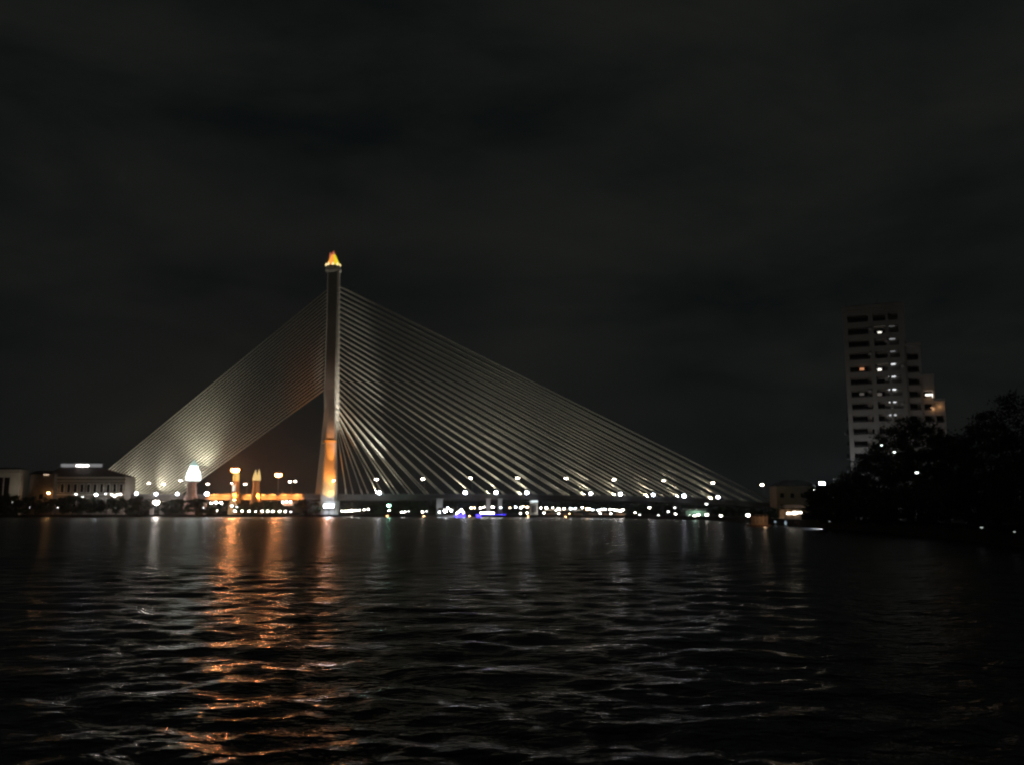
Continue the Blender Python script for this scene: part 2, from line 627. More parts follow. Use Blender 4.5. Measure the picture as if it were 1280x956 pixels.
NC = 28
for i in range(NC):
    t = i / (NC - 1)
    # main span: two planes
    top = at(422.3 - 1.6 * (1 - t), 530 - (530 - 357) * t ** 0.97, BY)
    for s in (-1, 1):
        base = at(437.5 + (962 - 437.5) * t, 617, BY)
        zb = deck_z(base.x) + 0.4
        cable(Vector((base.x, BY + s * 13.2, zb)), Vector((top.x, BY + s * 1.6, top.z)))
    # uplights at the cable feet
    if i % 2 == 0 and i > 0:
        for s in ((-1, 1) if i % 4 == 0 else (-1,)):
            base = at(437.5 + (962 - 437.5) * t, 617, BY)
            p0 = Vector((base.x, BY + s * 13.2, deck_z(base.x) + .4))
            p1 = p0 + (Vector((top.x, BY + s * 1.6, top.z)) - p0).normalized() * 15
            light('cable_uplight', 'SPOT', (base.x - 6.5, BY + s * 14.6, p0.z + .3), p1, (7000 if i > 13 else 4200) if i > 6 else 1500, (1, .93, .80), R(85), 1.0, .25)
    # back span: one plane
    topb = at(411 - 2.0 * (1 - t), 484 - (484 - 361) * t, BY)
    xb = at(224 + (97 - 224) * t, 616, BY).x
    cable(Vector((xb, BY, deck_z(xb) + 0.3)), Vector((topb.x, BY, topb.z)), 0.38)

# ------------------------------------------------------------------ lamps on the bridge
def lamp_post(name, pos, base_z, lens, r, label, cat, group, arm=0.0, flat=0.7, pole_r=0.12, foot=True, pm=STEEL):
    """pos: the lens; pole down to base_z. arm: outreach of the arm along x."""
    o = empty(name, (pos.x + arm, pos.y, base_z), label, cat, group)
    h = pos.z - base_z
    m = MB()
    m.tube((0, 0, 0), (0, 0, h + (0.5 if arm else -r * flat * 0.6)), pole_r, pole_r * 0.6, 8)
    if foot:
        m.lathe([(pole_r * 2.4, 0), (pole_r * 2.4, 0.25), (pole_r * 1.2, 0.7)], (0, 0, 0), 8)
    if arm:
        m.tube((0, 0, h + 0.45), (-arm, 0, h + 0.55), pole_r * 0.55, n=6)
    m.build('pole', pm, o)
    m = MB()
    m.lathe([(r * 0.35, r * flat * 1.35), (r * 1.02, r * flat * 0.75), (r * 1.08, r * flat * 0.45), (r * 0.9, r * flat * 0.42)], (-arm, 0, h), 10)
    m.build('lamp_hood', pm, o)
    m = MB()
    m.ball((-arm, 0, h), r, r, r * flat, 10, 6)
    m.build('lamp_lens', lens, o)
    return o


FRONT = [(470.5, 598.5), (528.5, 598), (588, 597), (647, 596.8), (707.5, 597.2), (767.5, 598.8), (829, 600), (891, 603), (952.5, 605.3)]
for i, (px, py) in enumerate(FRONT):
    p = at(px, py, 598)
    lamp_post('street_lamp', p, deck_z(p.x), L_STREET, 1.15, 'street lamp on the main span deck, %s lamp post right of the pylon' % ORD[i],
              'street lamp', 'street lamps along the bridge deck', arm=1.2, flat=0.55)
p = at(416.5, 600, 579.5)
lamp_post('street_lamp', at(417, 600.3, 577), 2, L_STREET, 0.7, 'street lamp shining in front of the orange pylon leg', 'street lamp', 'street lamps along the bridge deck', arm=1.0, flat=0.5)
BACKL = [(186, 603.5, 'leftmost small street lamp under the back-stay cables'), (204.5, 604.5, 'second small street lamp from the left under the back-stay cables'),
         (225.5, 600, 'street lamp touching the left side of the glowing white tower top'), (243, 603.6, 'small street lamp at the right foot of the glowing white tower top'),
         (259.5, 604.6, 'street lamp right of the glowing white tower, above a brighter floodlight'), (290.5, 603.5, 'street lamp just left of the gold-topped tower by the sodium lamp'),
         (306.5, 604.6, 'street lamp between the two gold-topped towers'), (362.5, 601.5, 'twin street lamp left of the pylon, right of the tall sodium lamps')]
for i, (px, py, lb) in enumerate(BACKL):
    p = at(px, py, 586.2)
    lamp_post('street_lamp', p, deck_z(p.x), L_STREET, 0.95 if i != 3 else 0.6, lb, 'street lamp', 'street lamps along the bridge deck', arm=1.2, flat=0.5)
# second head of the twin lamp
tw = [o for o in COL.objects if o.type == 'EMPTY' and o.get('label', '').endswith('tall sodium lamps')][0]
m = MB()
p1, p2 = at(362.5, 601.5, 586.2), at(369, 601, 586.2)
m.ball((p2.x - tw.location.x, p2.y - tw.location.y, p2.z - tw.location.z), 0.72, 0.72, 0.36)
m.build('lamp_lens', L_STREET, tw)
m = MB()
m.tube((0, 0, p2.z - tw.location.z + 0.4), (p2.x - tw.location.x, 0, p2.z - tw.location.z + 0.4), 0.07)
m.build('lamp_arm', STEEL, tw)

# floodlights at the deck edge, with beams up the cables
MID = at(420, 430, BY)


def floodlight(px, py, Y, lens, r, label, beam=0.0, col=(1, .90, .70), base_z=None):
    p = at(px, py, Y)
    bz = deck_z(p.x) if base_z is None else base_z
    o = empty('floodlight', (p.x, p.y, bz), label, 'floodlight', 'floodlights along the bridge deck')
    h = max(p.z - bz, 0.8)
    m = MB()
    m.tube((0, 0, 0), (0, 0, h - r * 0.4), 0.14, 0.10)
    m.box((0, 0, 0.1), (0.6, 0.6, 0.2))
    m.build('bracket', STEEL, o)
    m = MB()
    m.box((0, r * 0.55, h), (r * 2.3, r * 0.9, r * 1.9), bev=r * 0.15)
    m.build('housing', DARK, o)
    m = MB()
    m.ball((0, 0, h), r, r * 0.45, r * 0.85, 12, 6)
    m.build('lamp_lens', lens, o)
    if beam:
        for s in (-1, 1):
            loc = Vector((p.x - 3, BY + s * 14.4, bz + 0.6))
            light('cable_beam', 'SPOT', loc, (MASTB.x + 60, BY + s * 6, MASTB.z + 45), beam, col, R(125), 0.9, 0.3, o)
    return o


FL = [(474, 615.3), (581.5, 615.2), (620, 615.2), (658.5, 615), (738.5, 616.3), (775.5, 617), (816.5, 618), (855, 619.4), (897.5, 620.8)]
for i, (px, py) in enumerate(FL):
    dim = i in (4, 8)
    floodlight(px, py, 584.2, L_FLOODDIM if dim else L_FLOOD, 1.15 if i != 6 else 1.0,
               '%s white floodlight at the deck edge, %s counting right from the pylon' % ('dim greyish' if dim else 'bright', ORD[i]), 17000)
LFL = [(145.5, 617, 'bright white floodlight in front of the hipped-roof building right end'), (170.5, 616.3, 'white floodlight just right of the hipped-roof building'),
       (195, 618, 'white floodlight right above the dazzling warm lamp'), (221.5, 618.2, 'white floodlight at the left foot of the pink tower pedestal'),
       (258.3, 618.6, 'largest white floodlight, right of the pink tower pedestal')]
for i, (px, py, lb) in enumerate(LFL[1:]):
    floodlight(px, py, 584.2, glow('floodlight_lens_soft', (.86, .9, 1), 30), 1.0 if i < 3 else 1.35, lb)
for px, e in ((112, 26000), (150, 26000), (190, 30000), (228, 20000)):
    x = xat(px, BY)
    light('cable_beam', 'SPOT', (x, BY - 6, deck_z(x) + 1), at(330, 480, BY), e * 1.25, (1, .93, .76), R(100), 1.0, 0.3)

# ------------------------------------------------------------------ lights on the pylon
x = NEARB.x
light('pylon_uplight', 'SPOT', (x + 3.5, 570.5, 14.5), NEARB.lerp(NEART, 0.34), 60000, (1.0, 0.31, 0.045), R(54), 1.0, 0.5)
light('pylon_uplight', 'SPOT', (x + 2.5, 573.5, 13.5), NEARB.lerp(NEART, 0.08), 8000, (1.0, 0.58, 0.18), R(95), 1.0, 0.4)
light('pylon_uplight', 'SPOT', (x + 3.5, 568.5, 14.0), NEARB.lerp(NEART, 0.58), 230000, (1.0, 0.33, 0.06), R(13), 0.9, 0.5)
light('added_streak_spot', 'SPOT', (x + 2, 569, 20), (x * .4, 200, 0), 7000, (1.0, 0.36, 0.13), R(120), 0.7, 1.2)  # extra spot, added to give the water an orange column below the pylon
light('pylon_uplight', 'SPOT', (x + 9, 571, 15.0), NEARB.lerp(NEART, 0.86), 60000, (1.0, 0.93, 0.85), R(17), 0.9, 0.5)
light('pylon_uplight', 'SPOT', (x + 42, 600, 15.8), at(419, 455, BY), 520000, (1.0, 0.93, 0.8), R(40), 0.9, 0.6)

# ------------------------------------------------------------------ sodium lamp masts and lit towers on the left
p = at(294, 587, 577)
o = lamp_post('lamp_mast', p, GZ, L_SODIUM, 2.8, 'tall mast with the brightest orange sodium lamp, in front of gold-topped tower', 'lamp post', 'sodium lamp masts', flat=0.62, pole_r=0.28)
light('added_streak_spot', 'SPOT', (p.x, p.y - 2.3, p.z - .2), (p.x * .3, 200, 0), 64000, (1.0, 0.37, 0.14), R(130), 0.7, 1.6, o)  # extra spot at the lamp, added to strengthen its streak on the water
p = at(348, 593, 581)
o = lamp_post('lamp_mast', p, GZ, glow('sodium_lens_b', (1.0, 0.42, 0.13), 30), 2.3, 'tall slim mast with orange sodium lamp, between golden spire tower and pylon', 'lamp post', 'sodium lamp masts', flat=0.62, pole_r=0.24)
m = MB()
m.box((0, 0, at(348, 617.3, 581).z - GZ), (2.2, 2.2, 1.8), bev=0.2)
m.build('control_box', PINKW, o)
light('added_streak_spot', 'SPOT', (p.x, p.y - 2.0, p.z - .2), (p.x * .3, 200, 0), 27000, (1.0, 0.36, 0.13), R(130), 0.7, 1.3, o)  # likewise added for a stronger reflection in the river

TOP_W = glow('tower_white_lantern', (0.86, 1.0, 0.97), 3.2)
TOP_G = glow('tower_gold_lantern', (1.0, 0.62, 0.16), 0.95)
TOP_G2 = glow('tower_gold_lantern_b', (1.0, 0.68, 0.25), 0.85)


def tower_px(px, Y, base_py, prof_px):
    """profile list (half width px, py) -> lathe profile in metres from the ground."""
    k = Y / FPX
    return [(hw * k, at(px, py, Y).z - GZ) for hw, py in prof_px]


# white glowing tower
Y = 578
x = at(240, 600, Y).x
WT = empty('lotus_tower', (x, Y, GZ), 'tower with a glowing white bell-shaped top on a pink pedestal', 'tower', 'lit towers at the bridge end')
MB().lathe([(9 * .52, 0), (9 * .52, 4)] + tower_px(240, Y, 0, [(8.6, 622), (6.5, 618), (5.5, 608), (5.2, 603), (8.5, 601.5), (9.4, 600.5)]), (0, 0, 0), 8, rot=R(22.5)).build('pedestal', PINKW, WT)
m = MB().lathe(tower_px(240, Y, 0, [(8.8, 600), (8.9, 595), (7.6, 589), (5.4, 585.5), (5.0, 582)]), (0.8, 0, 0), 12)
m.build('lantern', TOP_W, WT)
MB().lathe(tower_px(240, Y, 0, [(5.2, 582), (4.4, 579.5), (1.6, 577), (0.5, 574.5)]), (0.8, 0, 0), 12).build('spire', glow('spire_halo_glow', (.7, 1, .92), .55), WT)  # spire emits faintly, standing in for the greenish halo around the top
# beams of the white tower up to the back-stay cables
light('cable_beam', 'SPOT', at(254, 594, 589), at(254, 545, 601), 34000, (1.0, 0.98, 0.74), R(76), 1.0, 0.8, WT)
# gold towers
Y = 582
x = at(295, 600, Y).x
GT = empty('lotus_tower', (x, Y, GZ), 'slim tower with a gold top and pale lit niche, behind the brightest sodium lamp', 'tower', 'lit towers at the bridge end')
MB().lathe([(4.2, 0), (4.2, 3)] + tower_px(295, Y, 0, [(5.8, 621), (5.2, 617), (4.6, 614), (4.1, 603.5), (4.3, 602), (3.6, 600.5)]), (0, 0, 0), 8, rot=R(22.5)).build('shaft', TERRA, GT)
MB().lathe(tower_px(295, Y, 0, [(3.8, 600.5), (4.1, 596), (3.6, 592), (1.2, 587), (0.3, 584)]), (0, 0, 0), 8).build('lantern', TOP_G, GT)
a, b = at(293.5, 613.5, Y), at(293.5, 605.5, Y)
MB().box((a.x - x, -2.3, (a.z + b.z) / 2 - GZ), (1.7, 0.5, b.z - a.z), bev=0.12).build('lit_niche', glow('niche_light', (1.0, 0.92, 0.75), 1.4), GT)
x = at(320.5, 600, Y).x
G2 = empty('lotus_tower', (x, Y, GZ), 'shorter orange tower with a forked golden spire, between the two sodium lamp masts', 'tower', 'lit towers at the bridge end')
MB().lathe([(4.0, 0), (4.0, 3)] + tower_px(320.5, Y, 0, [(5.8, 621), (5.2, 618), (4.2, 608), (3.9, 603), (4.6, 601), (4.4, 600)]), (0, 0, 0), 8, rot=R(22.5)).build('shaft', TERRA, G2)
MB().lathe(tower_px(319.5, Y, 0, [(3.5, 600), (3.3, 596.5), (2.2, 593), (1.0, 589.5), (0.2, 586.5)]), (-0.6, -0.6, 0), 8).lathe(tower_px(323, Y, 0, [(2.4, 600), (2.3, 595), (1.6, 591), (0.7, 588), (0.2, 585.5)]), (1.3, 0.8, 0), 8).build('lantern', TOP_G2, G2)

# orange lamps at the foot of the approach that wash the deck side
for px, py, lens, r, e, lb in ((293, 624, L_ORANGE, 0.6, 5000, 'small orange lamp against the orange deck side, under the brightest sodium lamp'),
                              (235, 626, L_ORANGE, 0.5, 2500, 'small orange lamp between two dark trees under the pink pedestal')):
    p = at(px, py, 574)
    o = lamp_post('bank_lamp', p, GZ, lens, r, lb, 'lamp', 'small lamps on the left bank')
for px in (262, 277, 292, 307, 322, 337, 352, 367):
    p = at(px, 616.5, 577.2)
    light('deck_wash', 'SPOT', p, (p.x, YN, deck_z(p.x) - 2.4), 30000, (1.0, 0.31, 0.06), R(70), 0.9, 0.4)

p = at(195.3, 627, 568)
lamp_post('bank_lamp', p, GZ, L_BIGWHITE, 1.8, 'dazzling warm white lamp low on the left bank, largest of that bank', 'lamp', 'small lamps on the left bank', flat=0.9)

# ------------------------------------------------------------------ small lamps along the far bank
def bank_lamp(px, py, lens, r, label, group, dY=6.0, cat='lamp', name='terrace_lamp'):
    Y = bank_y(px) + dY
    p = at(px, py, Y)
    base = GZ
    if p.z < GZ + 0.25:      # hung low over the quay front
        Y = bank_y(px) - 0.8
        p = at(px, py, Y)
        base = max(p.z - 1.2, -0.6)
    k = Y / 580.0
    return lamp_post(name, p, base, lens, r * k, label, cat, group, flat=0.75, pole_r=0.06, foot=False, pm=DARK)


ROW1 = [(293.5, 638), (302.5, 638.2), (311.4, 638.2), (320, 638.2), (327.6, 638.2), (334.5, 638.3), (341, 638.3), (349.6, 638.3), (356.6, 638.3), (363.5, 639)]
for i, (px, py) in enumerate(ROW1):
    bank_lamp(px, py, L_TERR if i < 9 else L_TERRDIM, 0.62, '%s lamp from the left in the even waterside row below the gold-topped towers' % ORD[i], 'even row of waterside lamps', 3)
ROW2 = [(427.5, 638), (431.5, 638), (435.5, 637.8), (440, 637.2), (445, 637), (449.5, 636.8), (455, 636.4), (460.5, 635.8)]
for i, (px, py) in enumerate(ROW2):
    bank_lamp(px, py, L_TERR, 0.55 if i != 3 else 1.0, '%s lamp from the left in the tight row right of the pylon footing' % ORD[i] + (', brightest' if i == 3 else ''),
              'tight row of lamps by the pylon footing', 4)
SING = [
    (264, 628, L_TERR, .7, 'leftmost of three lamps close together above a dark tree'), (270, 627.5, L_BIGWHITE, .7, 'middle of three lamps close together above a dark tree'),
    (276.5, 627.8, L_BIGWHITE, .65, 'right one of three lamps close together above a dark tree'), (270.5, 638, L_TERR, .85, 'single waterside lamp below the cluster of three lamps'),
    (254, 634, L_TERRDIM, .6, 'faint lamp at the left of the cluster of three lamps'), (290, 631.5, L_TERR, .7, 'lamp above the left end of the even waterside row'),
    (296, 633, L_TERRDIM, .6, 'faint lamp beside the one above the even waterside row'),
    (485.8, 631, L_GREEN, 1.0, 'greenish lamp under the main span'), (486.3, 637.5, L_TERR, .5, 'small white lamp right below the greenish lamp'),
    (502, 639.4, L_TERR, .6, 'left lamp of three at the water right of the greenish lamp'), (506, 639, L_TERR, .5, 'middle lamp of three at the water right of the greenish lamp'),
    (510.5, 638.4, L_TERRDIM, .5, 'right lamp of three at the water right of the greenish lamp'),
    (528, 639, L_TERR, .6, 'lone lamp in front of the dark trees under the main span'), (533, 638.2, L_TERRDIM, .6, 'faint lamp in front of the dark trees under the main span'),
    (794, 640, L_TERR, .5, 'lone lamp right after the end of the long terrace row'), (799.5, 642.6, L_TERRDIM, .6, 'low faint lamp beyond the end of the long terrace row'),
    (811.7, 633.8, L_TERR, .65, 'higher lone lamp beyond the end of the long terrace row'), (823, 643.2, L_TERRDIM, .6, 'low lamp left of the three scattered lamps under the right span'),
    (843.5, 633.7, L_TERRDIM, .7, 'upper of three scattered lamps under the right span'), (835.2, 638.7, L_TERRDIM, .8, 'left of three scattered lamps under the right span'),
    (844.5, 641.6, L_TERR, .6, 'lower of three scattered lamps under the right span'),
    (862, 643, L_TERR, .8, 'left lamp under the greenish lit shelter'), (868, 644, L_TERR, .8, 'middle lamp under the greenish lit shelter'), (873, 642.3, L_TERR, .8, 'right lamp under the greenish lit shelter'),
    (883.5, 642.5, L_TERR, 1.0, 'bright lamp just right of the greenish lit shelter'), (901, 643.8, L_TERR, .85, 'lone lamp on the quay well right of the greenish lit shelter'),
    (883, 629.2, L_TERRDIM, .9, 'high faint lamp just below the deck over the lit shelter'), (935, 643, L_TERR, 1.2, 'white lamp at the left corner of the orange pontoon hut'),
    (15, 627, L_TERRDIM, .4, 'faint lamp among trees at the far left edge'), (38, 633.3, L_TERRDIM, .6, 'faint lamp among dark trees below the white villa'),
    (72, 633.6, L_TERRDIM, .45, 'faint lamp among dark trees below the hipped-roof building left half'), (98.5, 634.4, L_TERRDIM, .6, 'faint lamp among dark trees below the hipped-roof building centre'),
    (127, 633.5, L_TERRDIM, .4, 'very faint lamp among dark trees near the brighter one on the left bank'), (146, 633.5, L_TERRDIM, .8, 'brighter lamp among dark trees at the right end of the left building'),
]
for px, py, ln, r, lb in SING:
    bank_lamp(px, py, ln, r, lb, 'scattered lamps along the bank', 5 if px > 200 else 0.5)

UPPER = [(589, 634), (593, 634), (600.6, 634), (605, 633), (616, 633), (626, 633.7), (637.5, 634), (644.5, 633), (651, 634), (654, 632), (659, 633)]
UPPER2 = [(676, 634), (683, 634), (691, 634), (695, 637), (698, 635), (705, 635), (713.5, 635), (719, 634.7), (728, 633.6), (734, 635), (737.7, 635.2), (741, 636.5),
          (748, 637), (752, 636), (756, 635.5), (763, 636), (768, 636.4), (771.4, 637), (775.6, 637.7), (778.6, 636.5)]
LOWER = [(650.6, 641), (659, 640.3), (680, 640.4), (698.5, 641.2), (711.5, 641), (750, 641), (763.4, 641)]
for i, (px, py) in enumerate(UPPER):
    bank_lamp(px, py, RV.choice(L_TERRS), RV.uniform(.4, .85), '%s lamp from the left in the upper terrace row behind the blue-lit long boat' % ORD[i], 'terrace lamps under the main span', 12)
for i, (px, py) in enumerate(UPPER2):
    bank_lamp(px, py, RV.choice(L_TERRS), RV.uniform(.4, .9), '%s lamp to the right of the white kiosk in the long terrace row' % ORD[i], 'terrace lamps under the main span', 10)
for i, (px, py) in enumerate(LOWER):
    bank_lamp(px, py, L_TERR if i not in (4,) else L_ORANGE, 0.5 if i != 4 else .22, '%s lamp right of the blue-lit long boat in the sparse row at quay level' % ORD[i], 'quay lamps under the main span', 1.0)
for i, px in enumerate((484, 530, 587, 660, 707, 768, 893)):
    nm = ['greenish lamp', 'dark trees', 'blue-lit long boat', 'white kiosk', 'middle of the long terrace row', 'right end of the long terrace row', 'greenish lit shelter'][i]
    bank_lamp(px, 644.2 + max(0, (px - 600)) * 0.0095, glow('waterline_glow_lens', (1.0, 0.45, 0.16), 45), 0.3, 'added orange glow light at the waterline below the %s' % nm, 'added orange waterline lights', -0.8, name='added_waterline_light')  # lamps added to stand in for orange reflections at the water's edge

# pylon footing lamp
p = at(411, 632, 575.5)
o = empty('floodlight', (p.x, p.y, GZ), 'wide white floodlight on the pale pylon footing', 'floodlight')
MB().box((0, 0.5, p.z - GZ), (6.4, 0.5, 2.6), bev=.1).tube((0, 0.5, 0), (0, 0.5, p.z - GZ - 1.2), .2).build('housing', DARK, o)
for dx in (-2.2, 0, 2.2):
    MB().box((dx, 0.1, p.z - GZ), (1.9, 0.3, 2.1), bev=.1).build('lamp_lens', glow('footing_lens', (0.88, 0.93, 1.0), 26), o)
light('footing_wash', 'POINT', (p.x, p.y - 2.5, p.z + 0.5), None, 2600, (0.82, 0.88, 1.0), rad=0.8)
for px in (440, 470):
    q = at(px, 632, 576)
    light('footing_wash', 'SPOT', q, (q.x + 4, YN, deck_z(q.x) - 1.2), 500, (0.95, 0.95, 1.0), R(120), 0.9, 0.4)

# ------------------------------------------------------------------ boats
def boat(px0, px1, Y, label, nl, white):
    a, b = xat(px0, Y), xat(px1, Y)
    L = b - a
    o = empty('river_boat', ((a + b) / 2, Y, 0), label, 'boat', 'moored boats under the main span')
    m = MB()
    st = []
    for t in np.linspace(-1, 1, 13):
        wd = 2.1 * (1 - abs(t) ** 5) + 0.15
        sh = 0.35 * t * t
        st.append([(t * L / 2, -wd, 0.95 + sh), (t * L / 2 * .97, -wd * .7, -.3), (t * L / 2 * .97, wd * .7, -.3), (t * L / 2, wd, 0.95 + sh)])
    m.loft(st)
    m.build('hull', HULL, o)
    MB().box((0, 0, 3.1), (L * .78, 3.6, 0.18), bev=.05).build('canopy', WPAINT, o)
    m = MB()
    for i in range(6):
        for s in (-1, 1):
            m.tube((L * .78 * (i / 5 - .5) * .97, s * 1.6, 0.9), (L * .78 * (i / 5 - .5) * .97, s * 1.6, 3.05), 0.06, n=6)
    m.build('canopy_posts', STEEL, o)
    m = MB()
    m.box((0, -2.02, 1.0), (L * .92, 0.2, 1.5))
    m.build('blue_light_strip', L_BLUE, o)
    for i in range(nl):
        x = L * .8 * ((i + .5) / nl - .5) if white else L * .45 * ((i + .5) / nl - .5) - L * .12
        z = 2.6 if not white else (2.4 + (i * 37 % 5) * .55)
        MB().ball((x, -1.7, z), .5, .5, .4).build('lamp', L_TERR, o)
    return o


boat(594, 634, 543, 'long low boat with a strip of blue lights along its hull', 6, False)
boat(569, 582, 549, 'short boat with a small patch of blue light, left of the long blue-lit boat', 4, True)
# white lit pontoon
Y = 551
a, b = xat(547, Y), xat(568, Y)
o = empty('floating_pontoon', ((a + b) / 2, Y, 0), 'pontoon crowded with white lamps, left of the two blue-lit boats', 'pontoon')
MB().box((0, 0, .35), (b - a, 5, 1.1), bev=.2).build('platform', WPAINT, o)
m = MB()
for sx in (-1, 1):
    for sy in (-1, 1):
        m.tube((sx * (b - a) * .42, sy * 2, .8), (sx * (b - a) * .42, sy * 2, 4.6), .09)
m.build('posts', STEEL, o)
MB().add([(-5.2, -2.8, 4.5), (5.2, -2.8, 4.5), (5.2, 2.8, 4.5), (-5.2, 2.8, 4.5), (-4.6, 0, 5.9), (4.6, 0, 5.9)],
         [(0, 1, 5, 4), (2, 3, 4, 5), (1, 2, 5), (3, 0, 4), (3, 2, 1, 0)]).build('roof', CANVAS, o)
for px, py, r in ((549, 639.4, .5), (552, 636, .45), (556.5, 638, 1.0), (564, 637.5, .6), (559.5, 634.5, .5)):
    p = at(px, py, Y - 1)
    MB().ball((p.x - o.location.x, -1, p.z), r, r, r * .8).build('lamp', L_COOL, o)

# ------------------------------------------------------------------ kiosk, pillars, stalls and shelter on the bank
Y = 530
a, b = at(662, 634, Y), at(672.5, 624.5, Y)
o = empty('kiosk', ((a.x + b.x) / 2, Y + 2, GZ), 'small white kiosk with a lit top under the main span', 'kiosk')
wd, ht = b.x - a.x, b.z - GZ
MB().box((0, 0, ht / 2), (wd, 4, ht), bev=.1).build('wall', WPAINT, o)
MB().box((0, -2.1, ht * .42), (wd * .55, .2, ht * .5)).build('shutter', STEEL, o)
MB().box((0, -.3, ht + .15), (wd * 1.15, 5.2, .3)).build('roof', DARK, o)
MB().box((.3, -2.35, ht - .7), (wd * .8, .3, 1.0), bev=.05).build('sign_lamp', glow('kiosk_sign', (.85, .95, 1.0), 1.2), o)
for px, lb in ((549.5, 'pale broad pillar behind the white-lit pontoon'), (610.5, 'left of two pale slim pillars behind the blue-lit long boat'), (625.3, 'right of two pale slim pillars behind the blue-lit long boat')):
    Y = 575
    p0, p1 = at(px, 636, Y), at(px, 623.5, Y)
    hw = 1.3 if px > 600 else 1.9
    o = empty('gate_pillar', (p0.x, Y, GZ), lb, 'pillar', 'pale pillars on the bank')
    MB().box((0, 0, (p1.z - GZ) / 2), (hw * 2, hw * 2, p1.z - GZ), bev=.2).build('shaft', WPAINT, o)
    MB().box((0, 0, p1.z - GZ + .25), (hw * 2.5, hw * 2.5, .5), bev=.2).build('cap', WPAINT, o)
    light('pillar_wash', 'SPOT', (p0.x, Y - 7, GZ + .4), (p0.x, Y, p1.z - 1), 420, (.95, .97, 1), R(50), .8, .2, o)
for i in range(6):
    px = 688 + i * 17.5
    Y = bank_y(px) + 15
    o = empty('market_stall', (xat(px, Y), Y, GZ), 'awning stall in the terrace row, %s to the right of the white kiosk' % ORD[i], 'stall', 'awning stalls under the main span', rz=-0.35)
    L = 6.6
    MB().add([(-L / 2, -2.4, 2.5), (L / 2, -2.4, 2.5), (L / 2, 0, 3.5), (-L / 2, 0, 3.5), (L / 2, 2.4, 2.5), (-L / 2, 2.4, 2.5)],
             [(0, 1, 2, 3), (3, 2, 4, 5)]).build('awning', CANVAS, o)
    m = MB()
    for sx in (-1, 1):
        for sy in (-1, 1):
            m.tube((sx * L * .47, sy * 2.2, 0), (sx * L * .47, sy * 2.2, 2.5), .06, n=6)
    m.build('posts', STEEL, o)
    MB().box((0, -1.2, .5), (L * .8, .9, 1.0), bev=.05).build('counter', WOOD, o)
# greenish lit shelter
px = 869
Y = bank_y(px) + 9
o = empty('waterside_shelter', (xat(px, Y), Y, GZ), 'open shelter lit greenish white under the right end of the main span', 'shelter', rz=-0.4)
MB().box((0, 0, 3.1), (10, 5, .25), bev=.08).build('roof', WPAINT, o)
m = MB()
for sx in (-1, 0, 1):
    for sy in (-1, 1):
        m.tube((sx * 4.6, sy * 2.2, 0), (sx * 4.6, sy * 2.2, 3), .09)
m.build('posts', STEEL, o)
MB().box((0, 2.3, 1.2), (9.6, .15, 2.4)).build('back_wall', mat('green_wall', (.35, .5, .4), .8), o)
light('shelter_tube', 'POINT', o.location + Vector((0, -.5, 2.2)), None, 260, (.75, 1, .85), rad=.5, parent=o)
# peach awning with three lamps
Y = 571
a, b = at(352, 632, Y), at(373, 626.5, Y)
o = empty('lit_awning', ((a.x + b.x) / 2, Y, GZ), 'peach coloured awning with a row of lamps, left of the pylon footing', 'awning')
wd, ht = b.x - a.x, b.z - GZ
MB().loft([[(-wd * .5, -2, ht - .2), (wd * .5, -2, ht - .2), (wd * .5, 2, ht), (-wd * .5, 2, ht)], [(-wd * .5, -2.3, ht - .5), (wd * .5, -2.3, ht - .5), (wd * .42, 2, ht - .3), (-wd * .42, 2, ht - .3)],
           [(-wd * .28, -2.5, ht - 2.6), (wd * .3, -2.5, ht - 2.6), (wd * .3, 2, ht - 2.4), (-wd * .28, 2, ht - 2.4)]]).build('canvas', mat('peach_canvas', (.7, .42, .3), .9), o)
m = MB()
for sx in (-.27, .27):
    m.tube((sx * wd, 0, 0), (sx * wd, 0, ht - 2.4), .1)
m.build('posts', STEEL, o)
for px, py in ((353.5, 627), (358, 626.3), (363, 626.2)):
    p = at(px, py, Y - 3)
    MB().ball((p.x - o.location.x, -3, p.z - GZ), .5, .5, .4).build('lamp', L_TERR, o)
light('awning_glow', 'POINT', o.location + Vector((0, -6, ht - 1)), None, 420, (1, .75, .55), rad=.4, parent=o)

# ------------------------------------------------------------------ buildings on the left bank
# long hipped-roof building
Y = 575
x0, x1 = xat(47, Y), xat(154, Y)
zt = at(100, 595.5, Y).z
o = empty('hipped_building', ((x0 + x1) / 2, Y, GZ), 'long dim cream building with dark hipped roof and lit roof lantern', 'building')
Lb, Hb, Db = x1 - x0, zt - GZ, 16
MB().box((0, Db / 2, Hb / 2), (Lb, Db, Hb)).build('wall', CREAM, o)
m = MB()
m.box((0, -.35, Hb - .4), (Lb + 1.0, .7, .8)).box((0, -.25, Hb * .53), (Lb + .5, .5, .5)).box((0, -.3, Hb - 2.6), (Lb + .5, .6, .3))
m.build('cornice', WHITEW, o)
rx0, rx1 = xat(72, Y + 8) - o.location.x, xat(124, Y + 8) - o.location.x
zr = at(100, 584, Y + 8).z - GZ
e = .9
MB().add([(-Lb / 2 - e, -e, Hb), (Lb / 2 + e, -e, Hb), (Lb / 2 + e, Db + e, Hb), (-Lb / 2 - e, Db + e, Hb), (rx0, Db / 2, zr), (rx1, Db / 2, zr)],
         [(0, 1, 5, 4), (1, 2, 5), (2, 3, 4, 5), (3, 0, 4), (3, 2, 1, 0)]).build('roof', ROOF, o)
m = MB()
zz = zr + .4
m.box(((rx0 + rx1) / 2, Db / 2, zz + 1.0), ((rx1 - rx0) * .94, 3.4, 2.0))
m.build('roof_lantern', glow('lantern_pane', (.9, .88, .9), .22), o)
